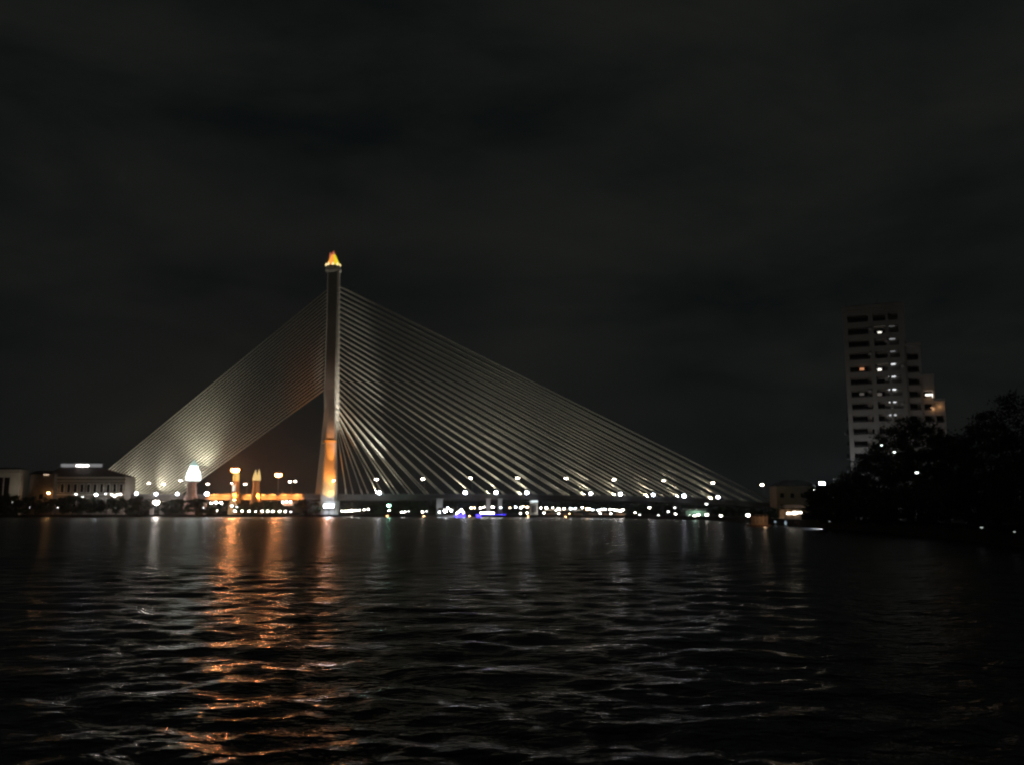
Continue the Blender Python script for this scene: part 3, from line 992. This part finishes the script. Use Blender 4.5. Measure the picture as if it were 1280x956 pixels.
MB().box(((rx0 + rx1) / 2 + 1.5, Db / 2 - 1.9, zz + .8), (8.5, .3, 1.5), bev=.1).build('lit_pane', glow('lantern_bright', (1, .96, .9), 4), o)
MB().loft([[(rx0 - 1, Db / 2 - 2.6, zz + 2.02), (rx1 + 1, Db / 2 - 2.6, zz + 2.02), (rx1 + 1, Db / 2 + 2.6, zz + 2.02), (rx0 - 1, Db / 2 + 2.6, zz + 2.02)],
           [(rx0 + 2, Db / 2 - .5, zz + 3.0), (rx1 - 2, Db / 2 - .5, zz + 3.0), (rx1 - 2, Db / 2 + .5, zz + 3.0), (rx0 + 2, Db / 2 + .5, zz + 3.0)]]).build('lantern_roof', ROOF, o)
nw = 13
for i in range(nw):
    xx = Lb * ((i + .5) / nw - .5)
    for fz, hh in ((.70, .22), (.27, .30)):
        f = MB()
        ww = 1.9
        f.box((xx, -.08, Hb * fz), (ww + .5, .16, Hb * hh + .5))
        fo = f.build('window', WHITEW, o)
        MB().box((xx, -.14, Hb * fz), (ww, .12, Hb * hh)).build('pane', GLASS, fo)
lamps = [(60.5, 615.5, L_ORANGE, .8, 'orange lamp at the left end of the hipped-roof building front'), (103, 620.5, L_TERRDIM, .8, 'dim lamp at the foot of the hipped-roof building'),
         (120, 617.5, L_COOL, .95, 'bright lamp in front of the right half of the hipped-roof building'),
         (139.5, 617.5, L_TERR, .5, 'left of four lamps clustered at the hipped-roof building right end'), (143, 619, L_TERR, .75, 'lowest of four lamps clustered at the hipped-roof building right end'),
         (147, 617.5, L_TERR, .6, 'third of four lamps clustered at the hipped-roof building right end'), (150.5, 617, L_TERR, .5, 'rightmost of four lamps clustered at the hipped-roof building right end'),
         (95, 617, L_TERRDIM, .8, 'dim lamp below the middle windows of the hipped-roof building'), (132, 616.5, L_TERRDIM, .7, 'dim lamp left of the cluster of four lamps')]
for px, py, ln, r, lb in lamps:
    p = at(px, py, 566)
    lamp_post('forecourt_lamp', p, GZ, ln, r, lb, 'lamp', 'lamps before the hipped-roof building', pole_r=.09, pm=DARK)
for px in (85, 110, 135):
    p = at(px, 620, 556)
    light('added_forecourt_fill', 'POINT', p, None, 170, (1, .74, .50), rad=.5)  # unseen fill lights without fixtures, added to brighten the building front
# low wing left of it, with lit eave
Y = 572
x0, x1 = xat(36, Y), xat(66, Y)
zt = at(50, 592.5, Y).z
o = empty('low_house', ((x0 + x1) / 2, Y - 2, GZ), 'dim narrow house with lit eave, between white villa and hipped-roof building', 'building')
wd, ht = x1 - x0, zt - GZ
MB().box((0, 3, ht / 2), (wd, 4.5, ht)).build('wall', mat('brown_render', (.22, .17, .13), .85), o)
MB().loft([[(-wd * .56, -.6, ht), (wd * .56, -.6, ht), (wd * .56, 6.2, ht), (-wd * .56, 6.2, ht)], [(-wd * .3, 2.6, ht + 2.4), (wd * .3, 2.6, ht + 2.4), (wd * .3, 3.2, ht + 2.4), (-wd * .3, 3.2, ht + 2.4)]]).build('roof', ROOF, o)
MB().box((wd * .2, -.5, ht - .25), (3.4, .3, .5)).build('eave_lamp', glow('eave_lens', (1, .72, .5), 1.2), o)
MB().box((0, .7, ht * .45), (2.4, .1, 3)).build('window', GLASS, o)
# white villa at the far left
Y = 568
zt = at(10, 586, Y).z
x0, x1 = xat(-22, Y), xat(21.5, Y)
o = empty('white_villa', ((x0 + x1) / 2, Y, GZ), 'floodlit white villa with a dark portico at the far left edge', 'building')
wd, ht = x1 - x0, zt - GZ
zo0, zo1 = at(10, 612, Y).z - GZ, at(10, 596, Y).z - GZ
xo0 = xat(-15, Y) - o.location.x
xo1 = xat(9, Y) - o.location.x
m = MB()
m.box((0, 7, ht / 2), (wd, 8, ht))
m.box(((xo1 + wd / 2) / 2, 1.5, ht / 2 - .9), (wd / 2 - xo1, 3, ht - 1.8)).box(((xo0 - wd / 2) / 2, 1.5, ht / 2 - .9), (wd / 2 + xo0, 3, ht - 1.8))
m.box(((xo0 + xo1) / 2, 1.5, (zo1 + ht - 1.8) / 2), (xo1 - xo0, 2.98, ht - 1.8 - zo1))
m.build('wall', WHITEW, o)
MB().box((0, 1.2, ht - .8), (wd + 1.2, 4.2, 1.2), bev=.15).build('cornice', WHITEW, o)
MB().box(((xo0 + xo1) / 2, 2.95, zo1 / 2), (xo1 - xo0, .08, zo1)).build('portico_glazing', GLASS, o)
m = MB()
for t in (.33, .66):
    m.tube((xo0 + (xo1 - xo0) * t, .6, 0), (xo0 + (xo1 - xo0) * t, .6, zo1), .35, n=10)
m.build('column', WHITEW, o)
MB().loft([[(-wd * .5, .2, ht), (wd * .5, .2, ht), (wd * .5, 11, ht), (-wd * .5, 11, ht)], [(-wd * .3, 5, ht + 1.2), (wd * .3, 5, ht + 1.2), (wd * .3, 6, ht + 1.2), (-wd * .3, 6, ht + 1.2)]]).build('roof', ROOF, o)
light('added_villa_fill', 'SPOT', at(16, 618, 552), at(16, 597, Y), 1600, (1, .86, .68), R(90), .8, .4)  # added spot with no fixture, brightens the villa front

# ------------------------------------------------------------------ right bank: pier, pontoon hut, lit building
Y = 430
a, b = at(972, 640, Y), at(1022, 607, Y)
o = empty('waterside_house', ((a.x + b.x) / 2, Y + 6, GZ), 'dim yellowish house behind the lit pier, where the bridge meets the right bank', 'building')
wd, ht = b.x - a.x, b.z - GZ
MB().box((0, 0, ht / 2), (wd, 12, ht)).build('wall', mat('yellow_render', (.5, .40, .24), .85, .2, .1), o)
MB().loft([[(-wd * .55, -7, ht), (wd * .55, -7, ht), (wd * .55, 7, ht), (-wd * .55, 7, ht)], [(-wd * .25, -.5, ht + 3), (wd * .25, -.5, ht + 3), (wd * .25, .5, ht + 3), (-wd * .25, .5, ht + 3)]]).build('roof', ROOF, o)
for i in range(4):
    for z in (ht * .3, ht * .68):
        MB().box((wd * ((i + .5) / 4 - .5), -6.05, z), (1.8, .14, 2.2)).build('window', GLASS, o)
p = at(990, 620, 412)
light('house_wash', 'POINT', p, None, 110, (1, .8, .45), rad=.6)

Y = 238
o = empty('pier_pavilion', (xat(991, Y), Y, GZ), 'pier pavilion with a bright band of tube lamps under its roof', 'pavilion')
k = Y / FPX
hl = at(991, 641, Y).z - GZ
hr = at(991, 634, Y).z - GZ
wd = 26 * k
MB().loft([[(-wd * .6, -3, hr), (wd * .6, -3, hr), (wd * .6, 3, hr), (-wd * .6, 3, hr)], [(-wd * .35, -.6, hr + .8), (wd * .35, -.6, hr + .8), (wd * .35, .6, hr + .8), (-wd * .35, .6, hr + .8)]]).build('roof', WOOD, o)
m = MB()
for sx in (-1, -.33, .33, 1):
    for sy in (-1, 1):
        m.tube((sx * wd * .52, sy * 2.6, 0), (sx * wd * .52, sy * 2.6, hr), .08)
m.build('posts', WOOD, o)
MB().box((0, 2.7, hr * .45), (wd, .12, hr * .8)).build('back_wall', mat('ochre_boards', (.45, .28, .16), .85, .3, 1.5), o)
for i in range(3):
    MB().box((-wd * .26 + i * wd * .27, -1.5 + .4 * i, hl + .1 * i), (wd * .22, .2, .55 + .3 * (i == 1)), bev=.04).build('tube_lamp', glow('tube_lens', (1, .9, .74), 6), o)
MB().box((0, -1, .25), (wd * .9, .8, .5)).build('bench', WOOD, o)

Y = 212
o = empty('pontoon_hut', (xat(949, Y), Y, 0), 'low floating pontoon hut with orange lit slatted front', 'hut')
k = Y / FPX
wd, ht = 20 * k, at(949, 643.5, Y).z
MB().box((0, 1.2, .18), (wd * 1.25, 4.2, .5), bev=.08).build('platform', WOOD, o)
m = MB()
for i in range(5):
    z = .55 + i * (ht - .6) / 5
    m.box((0, 0, z), (wd, .1, (ht - .6) / 5 * .55))
for i in range(5):
    m.box((wd * (i / 4 - .5), .12, ht / 2 + .2), (.12, .12, ht - .4))
m.build('slatted_front', mat('pale_slats', (.5, .36, .25), .8), o)
MB().box((0, 1.3, ht + .08), (wd * 1.12, 3.2, .14)).build('roof', ROOF, o)
light('hut_wash', 'POINT', o.location + Vector((.6, -2.4, 1.6)), None, 55, (1, .62, .35), rad=.2, parent=o)
for px, py, lb in ((969, 651.5, 'pale low marker light on the water, right of the pontoon hut'), (982, 653, 'pale upright marker light on the water below the pier pavilion')):
    p = at(px, py, 205)
    o = empty('marker_light', (p.x, p.y, -.3), lb, 'marker light', 'marker lights by the pier')
    MB().lathe([(.35, 0), (.45, .35), (.3, .6), (.1, .7), (.08, p.z + .2)], (0, 0, 0), 10).build('float', WPAINT, o)
    MB().ball((0, 0, p.z + .3), .3 if px < 975 else .28, .3, .22 if px < 975 else .5).build('lamp_lens', glow('marker_lens', (.65, .85, .95), .35), o)

p = at(1027.5, 603.5, 222)
lamp_post('street_lamp', p, GZ, L_COURT, .62, 'brilliant bluish white street lamp at the left edge of the dark right-bank trees', 'street lamp', 'lamps on the right bank', flat=.7)
p = at(1018.5, 611.2, 222)
lamp_post('street_lamp', p, GZ, L_TERR, .32, 'small white lamp just left below the brilliant bluish lamp', 'street lamp', 'lamps on the right bank')

# ------------------------------------------------------------------ tower block on the right
AT = math.atan((1105 - 640) / FPX)
P0 = at(1105, 560, 232)
nrm = Vector((-math.sin(AT), -math.cos(AT), 0))
T = empty('apartment_tower', (P0.x, P0.y, GZ), 'tall stepped apartment tower with recessed balconies and a lit stair column', 'building', rz=-AT)
xd = Vector((math.cos(AT), -math.sin(AT), 0))


def tl(px, py):
    p = on_plane(px, py, P0, nrm)
    q = p - Vector((P0.x, P0.y, GZ))
    return q.dot(xd), p.z - GZ


FLY = [400 + 15.45 * i for i in range(13)]     # window rows
BAYS = [((1053, 1130), (388, 650)), ((1130.5, 1150), (433, 650)), ((1150.5, 1167), (472, 650)), ((1167.5, 1181), (502, 650))]
WDEP = 18
# core bodies
m = MB()
for (pa, pb_), (ya, yb) in BAYS:
    xa, z1 = tl(pa, ya)
    xb, _ = tl(pb_, ya)
    m.box(((xa + xb) / 2, 1.4 + WDEP / 2, z1 / 2), (xb - xa, WDEP, z1))
m.build('core', TOWERW, T)
# facade grid: spandrels and piers standing 1.4 m proud of the core
m = MB()
cols = [((1058.5, 1084.5), FLY), ((1090.5, 1106), FLY), ((1132, 1147), FLY[3:]), ((1153, 1165), FLY[6:]), ((1169.5, 1179), FLY[8:])]


def facade(pa, pb_, ytop, rows, opens):
    x_a, zt = tl(pa, ytop)
    x_b, _ = tl(pb_, ytop)
    zs = [(tl(pa, y + 4.6)[1], tl(pa, y - 4.3)[1]) for y in rows]
    # spandrels between openings
    prev = zt
    for z0, z1 in zs:
        m.box(((x_a + x_b) / 2, .7, (prev + z1) / 2), (x_b - x_a - .02, 1.36, prev - z1))
        prev = z0
    m.box(((x_a + x_b) / 2, .7, prev / 2), (x_b - x_a - .02, 1.36, prev))
    # piers
    edges = [x_a] + [v for oa, ob in opens for v in (tl(oa, ytop)[0], tl(ob, ytop)[0])] + [x_b]
    for i in range(0, len(edges), 2):
        if edges[i + 1] - edges[i] > .1:
            m.box(((edges[i] + edges[i + 1]) / 2, .66, zt / 2 - .05), (edges[i + 1] - edges[i], 1.42, zt - .1))


facade(1053, 1130, 388, FLY, [(1058.5, 1084.5), (1090.5, 1106), (1109.5, 1121.5)])
facade(1130.5, 1150, 433, FLY[3:], [(1132.5, 1147)])
facade(1150.5, 1167, 472, FLY[6:], [(1153, 1165)])
facade(1167.5, 1181, 502, FLY[8:], [(1169.5, 1179)])
m.build('wall', TOWERW, T)
# parapets / plant room
m = MB()
for (pa, pb_), (ya, yb) in BAYS:
    xa, z1 = tl(pa, ya)
    xb, _ = tl(pb_, ya)
    MB().box(((xa + xb) / 2, 9, z1 + .35), (xb - xa + .3, 19.6, .7)).build('parapet', TOWERW, T)
xa, z1 = tl(1060, 380)
xb, z0 = tl(1126, 387)
MB().box(((xa + xb) / 2, 6, (z0 + z1) / 2), (xb - xa, 7, z1 - z0)).build('plant_room', TOWERW, T)
pass
for k, (px, y) in enumerate(((1087.3, 412), (1087.3, 443), (1087.3, 489), (1107.8, 427), (1107.8, 474), (1128, 458), (1128, 505))):
    xx, z = tl(px, y)
    MB().box((xx, -.28, z), (.8, .45, .6), bev=.05).build('air_conditioner', WPAINT, T)
for px, y in ((1075, 384), (1122, 384), (1141, 430)):
    xx, z = tl(px, y)
    MB().lathe([(1.2, 0), (1.3, .3), (1.3, 1.7), (.9, 2.1), (.2, 2.2)], (xx, 12, tl(px, 388 if px < 1135 else 433)[1] + .7), 12).build('water_tank', STEEL, T)
xx, z = tl(1096, 366)
MB().tube((xx, 6, tl(1096, 381)[1]), (xx, 6, z), .12, .04).build('antenna', STEEL, T)
LIT = {(1, 1): ('white', 1.6, 'white'), (0, 4): ('orange', .6, 'orange'), (1, 4): ('white', 1.8, 'white'), (0, 6): ('grey', .09, 'dim grey'), (1, 6): ('grey', .11, 'dim grey')}
CC = {'white': (1, .95, .85), 'orange': (1, .42, .2), 'grey': (.9, .8, .72)}
for ci, ((pa, pb_), rows) in enumerate(cols):
    for ri, y in enumerate(rows):
        xa, z0 = tl(pa, y + 4.6)
        xb, z1 = tl(pb_, y - 4.3)
        f = MB().box(((xa + xb) / 2, 1.33, (z0 + z1) / 2), (xb - xa - .1, .1, z1 - z0 - .1)).build('balcony_glazing', GLASS, T)
        MB().box(((xa + xb) / 2, .12, z0 + .28), (xb - xa - .1, .08, .5)).build('balcony_rail', DARK, f)
        if ci < 2 and (ci, ri) in LIT:
            cn, s, nm = LIT[(ci, ri)]
            cx = xa + (xb - xa) * (.72 if ci == 0 else .58)
            MB().box((cx, 1.22, (z0 + z1) / 2 + .1), (1.1 if cn != 'white' else .95, .1, .9 if cn != 'white' else .6)).build('lit_window', glow('room_' + cn + str(s), CC[cn], s), T, '%s lit window' % nm)
for px, y, s, ww, hh, cn in ((1161.5, 494, 2.2, 1.7, 1.0, 'white'), (1167, 511, .55, 1.3, 1.2, 'orange'), (1175, 508, .35, .9, .8, 'orange')):
    xx, z = tl(px, y)
    MB().box((xx, .9, z), (ww, .12, hh)).build('lit_window', glow('wing_%s%d' % (cn, px), CC['white'] if cn == 'white' else (1, .55, .28), s), T, 'lit window of the low wing')
    light('room_spill', 'POINT', Vector((P0.x, P0.y, GZ)) + xd * xx + nrm * .6 + Vector((0, 0, z)), None, 14, (1, .5, .2), rad=.2)
for y, s in ((386, .35), (405, .10), (421.5, .2), (437, .13), (452.5, .75), (468, .75), (484, .9), (499.5, .65), (516, .35)):
    xx, z = tl(1113.5 + (y - 386) * .02, y)
    MB().box((xx, 1.2, z), (1.7, .12, 1.15 if s > .2 else .9)).build('stair_window', glow('stair_%d' % int(y), (.88, .92, .95), s * 1.8), T)
# unseen spot behind the trees, added to brighten the facade
q = Vector((P0.x, P0.y, GZ)) + nrm * 34 + xd * -12 + Vector((0, 0, 9))
light('added_tower_fill', 'SPOT', q, Vector((P0.x, P0.y, 34)), 2500, (1, .88, .78), R(100), .8, .6)

# ------------------------------------------------------------------ trees
def leaf_crown(rng, cx, cz, rx, ry, rz, nclump, nleaf, ls):
    """Leaf-sized faces gathered in clumps through an uneven crown volume."""
    vs, fs = [], []
    k = 0
    for _ in range(nclump):
        while True:
            a = rng.uniform(-1, 1, 3)
            if a @ a < 1: break
        a = a / max(np.linalg.norm(a), 1e-6) * np.linalg.norm(a) ** 0.55
        c = np.array([cx + a[0] * rx, a[1] * ry, cz + a[2] * rz])
        cr = rng.uniform(.16, .34) * min(rx, rz)
        n = int(nleaf * rng.uniform(.6, 1.3))
        P = rng.normal(0, .5, (n, 3)) * cr * np.array([1.2, 1.2, .8]) + c
        U = rng.normal(0, 1, (n, 3)); U /= np.linalg.norm(U, axis=1)[:, None]
        V = np.cross(U, rng.normal(0, 1, (n, 3))); V /= np.linalg.norm(V, axis=1)[:, None]
        s = rng.uniform(.6, 1.3, (n, 1)) * ls
        q = np.stack([P - U * s, P + V * s * .45, P + U * s, P - V * s * .45], 1).reshape(-1, 3)
        vs.append(q)
        fs.append(np.arange(k, k + 4 * n).reshape(-1, 4))
        k += 4 * n
    return np.concatenate(vs), np.concatenate(fs)


TREEGROUPS = {}


def tree(px, py_top, Y, hw_px, label, group, seed, low=.25, nclump=46, nleaf=70, cat='tree', name='broadleaf_tree', base=GZ):
    rng = np.random.RandomState(seed)
    k = Y / FPX
    p = at(px, py_top, Y)
    H = p.z - base
    rx = hw_px * k
    o = empty(name, (p.x, Y, base), label, cat, group)
    cz = H * (low + 1) / 2
    rz = H * (1 - low) / 2
    m = MB()
    lean = rng.uniform(-.06, .06) * H
    m.tube((0, 0, -.4), (lean * .5, 0, H * .45), H * .035, H * .022, 8)
    for i in range(5):
        a = rng.uniform(0, 6.28)
        z0 = H * rng.uniform(.28, .45)
        m.tube((lean * .5 * z0 / (H * .45), 0, z0), (math.cos(a) * rx * .6, math.sin(a) * rx * .6, cz + rng.uniform(-.1, .5) * rz), H * .014, H * .005, 6)
    m.build('trunk', BARK, o)
    V, F = leaf_crown(rng, lean * .6, cz, rx, rx * .9, rz, nclump, nleaf, max(.12, 1.7 * k))
    me = bpy.data.meshes.new('crown')
    me.from_pydata(V.tolist(), [], F.tolist())
    me.materials.append(LEAF[seed % 2])
    c = bpy.data.objects.new('crown', me)
    COL.objects.link(c)
    c.parent = o
    return o


RT = [ # right bank silhouettes: px, top py, Y, half width px, description
    (1030, 607, 178, 22, 'low rounded dark tree at the left end of the right-bank trees'),
    (1062, 592, 172, 26, 'dark tree with a low crown right of the brilliant street lamp'),
    (1088, 566, 170, 26, 'dark tree covering the lower left foot of the apartment tower'),
    (1112, 534, 166, 27, 'dark tree rising before the lit stair column of the apartment tower'),
    (1144, 522, 160, 34, 'tallest dark tree in front of the apartment tower'),
    (1178, 541, 158, 28, 'dark tree below the lit wing of the apartment tower'),
    (1206, 545, 150, 26, 'dark tree in the dip right of the apartment tower'),
    (1236, 508, 128, 30, 'tall dark tree left of the tallest one at the right edge'),
    (1272, 490, 112, 38, 'tallest dark tree at the right edge of the picture'),
    (1330, 470, 100, 44, 'big dark tree partly beyond the right edge'),
    (1385, 480, 94, 46, 'big dark tree second beyond the right edge'),
    (1450, 470, 86, 50, 'big dark tree third beyond the right edge'),
    (1014, 641, 204, 12, 'low bush at the water just right of the pier pavilion'),
    (1036, 644, 182, 14, 'low bush at the water, second right of the pier pavilion'),
    (1060, 650, bank_y(1060) + 3.5, 20, 'low bush hugging the right-bank water edge, first of the row from the left'),
    (1088, 651, bank_y(1088) + 3.5, 20, 'low bush hugging the right-bank water edge, second of the row from the left'),
    (1116, 652, bank_y(1116) + 3.5, 22, 'low bush hugging the right-bank water edge, third of the row from the left'),
    (1144, 653, bank_y(1144) + 3.5, 22, 'low bush hugging the right-bank water edge, fourth of the row from the left'),
    (1174, 654, bank_y(1174) + 3.5, 24, 'low bush hugging the right-bank water edge, fifth of the row from the left'),
    (1206, 656, bank_y(1206) + 3.5, 26, 'low bush hugging the right-bank water edge, sixth of the row from the left'),
    (1240, 658, bank_y(1240) + 3.5, 28, 'low bush hugging the right-bank water edge, seventh of the row from the left'),
    (1276, 661, bank_y(1276) + 3.5, 30, 'low bush hugging the right-bank water edge, eighth of the row from the left'),
    (1312, 664, bank_y(1312) + 3.5, 30, 'low bush hugging the right-bank water edge, ninth of the row from the left'),
    (1050, 628, 160, 26, 'low waterside bush at the left of the right bank'),
    (1100, 612, 148, 40, 'wide dark waterside tree below the apartment tower'),
    (1160, 600, 132, 44, 'wide dark waterside tree behind the lone white lamp'),
    (1225, 590, 112, 48, 'wide dark waterside tree near the right edge'),
    (1290, 560, 94, 52, 'wide dark waterside tree at the right edge'),
]
for i, (px, py, Y, hw, lb) in enumerate(RT):
    tree(px, py, Y, hw, lb, 'dark trees on the right bank', 100 + i, low=.05 if py > 555 else .12, nclump=110, nleaf=95)
for px, py, Y, r, lb in ((1102, 556, 150, .16, 'tiny white lamp high among right-bank trees, left of two'), (1118, 564.5, 148, .2, 'tiny white lamp high among right-bank trees, right of two'),
                         (1146, 590, 138, .24, 'lone white lamp in the middle of the dark right-bank trees'), (1227, 658.5, 104, .14, 'small greenish lamp low under the right-bank trees'),
                         (1268, 664, 92, .10, 'faint lamp near the water at the right edge'), (1037, 651, 176, .12, 'faint lamp at the water, left end of the right-bank trees')):
    p = at(px, py, Y - 16)
    lamp_post('garden_lamp', p, GZ, glow('garden_dim', (.85, 1, .9), .5) if r < .15 else glow('garden_lens', (.85, 1, .9), 4), r, lb, 'lamp', 'lamps among the right-bank trees', pole_r=.04, foot=False, pm=DARK)

LT = [(-4, 617, 30), (22, 619, 24), (46, 621, 26), (70, 622, 22), (92, 621, 22), (114, 623, 22), (134, 624, 18), (158, 621, 16), (176, 622, 16)]
for i, (px, py, hw) in enumerate(LT):
    tree(px, py, 551 + (i % 3) * 1.5, hw, 'dark tree in the left-bank row before the buildings, %s from the left edge' % ORD[i], 'dark trees on the left bank', 200 + i, low=.02, nclump=34, nleaf=60)
MT = [(214, 626, 10, 560, 'small dark tree right of the dazzling warm lamp'), (228, 623.5, 12, 562, 'rounded dark tree at the left foot of the pink tower pedestal'),
      (246, 623, 12, 562, 'rounded dark tree at the right foot of the pink tower pedestal'), (262, 631, 9, 566, 'low dark bush under the cluster of three lamps'),
      (312, 628, 16, 574, 'dark bush behind the even waterside lamp row, left end'), (330, 626, 16, 574, 'dark bush behind the even waterside lamp row, below the golden spire tower'),
      (345, 629, 12, 574, 'dark bush behind the even waterside lamp row, below the slim mast'), (378, 625, 12, 572, 'dark tree left of the pylon footing'), (390, 628, 10, 572, 'dark low tree touching the pylon footing'),
      (477, 630, 14, 600, 'dark tree behind the greenish lamp'), (505, 628, 15, 600, 'dark tree right of the greenish lamp under the main span'), (528, 627, 16, 600, 'dark tree under the main span, left of the pale broad pillar'),
      (545, 630, 8, 600, 'dark narrow tree touching the pale broad pillar'), (800, 630, 16, 500, 'dark tree behind the end of the long terrace row'), (826, 629, 15, 490, 'dark tree behind the scattered lamps under the right span'),
      (908, 633, 15, 400, 'dark tree behind the lone quay lamp under the right span'), (930, 634, 14, 380, 'dark tree behind the pontoon hut lamp'), (968, 634, 9, 275, 'dark tree between the pontoon hut and pier pavilion')]
for i, (px, py, hw, Y, lb) in enumerate(MT):
    tree(px, py, Y, hw, lb, 'dark trees along the far bank', 300 + i, low=.02, nclump=30, nleaf=60)
# far-off wood behind the bridge, one mass
rng = np.random.RandomState(5)
V, F, k = [], [], 0
for i in range(150):
    px = -60 + i * 8.2
    v, f = leaf_crown(rng, 0, 5.5, 7, 5, 5.5, 7, 36, .9)
    v = v + np.array([xat(px, 720), 720 + rng.uniform(-8, 8), GZ + rng.uniform(-2, 1.5)])
    V.append(v); F.append(f + k); k += len(v)
me = bpy.data.meshes.new('far_wood')
me.from_pydata(np.concatenate(V).tolist(), [], np.concatenate(F).tolist())
me.materials.append(LEAF[0])
o = bpy.data.objects.new('far_wood', me)
COL.objects.link(o)
tag(o, 'dark line of far-off trees behind the bridge', 'wood', kind='stuff')

# ------------------------------------------------------------------ render settings
sc.render.engine = 'CYCLES'
sc.view_settings.view_transform = 'Standard'
sc.view_settings.look = 'None'
sc.view_settings.exposure = 0
sc.view_settings.gamma = 1
sc.cycles.use_denoising = True
sc.cycles.denoising_prefilter = 'ACCURATE'
sc.cycles.max_bounces = 4
sc.cycles.diffuse_bounces = 1
sc.cycles.glossy_bounces = 2
sc.cycles.transmission_bounces = 1
sc.cycles.volume_bounces = 0
sc.cycles.sample_clamp_indirect = 4
sc.cycles.sample_clamp_direct = 0
sc.cycles.filter_width = 1.8
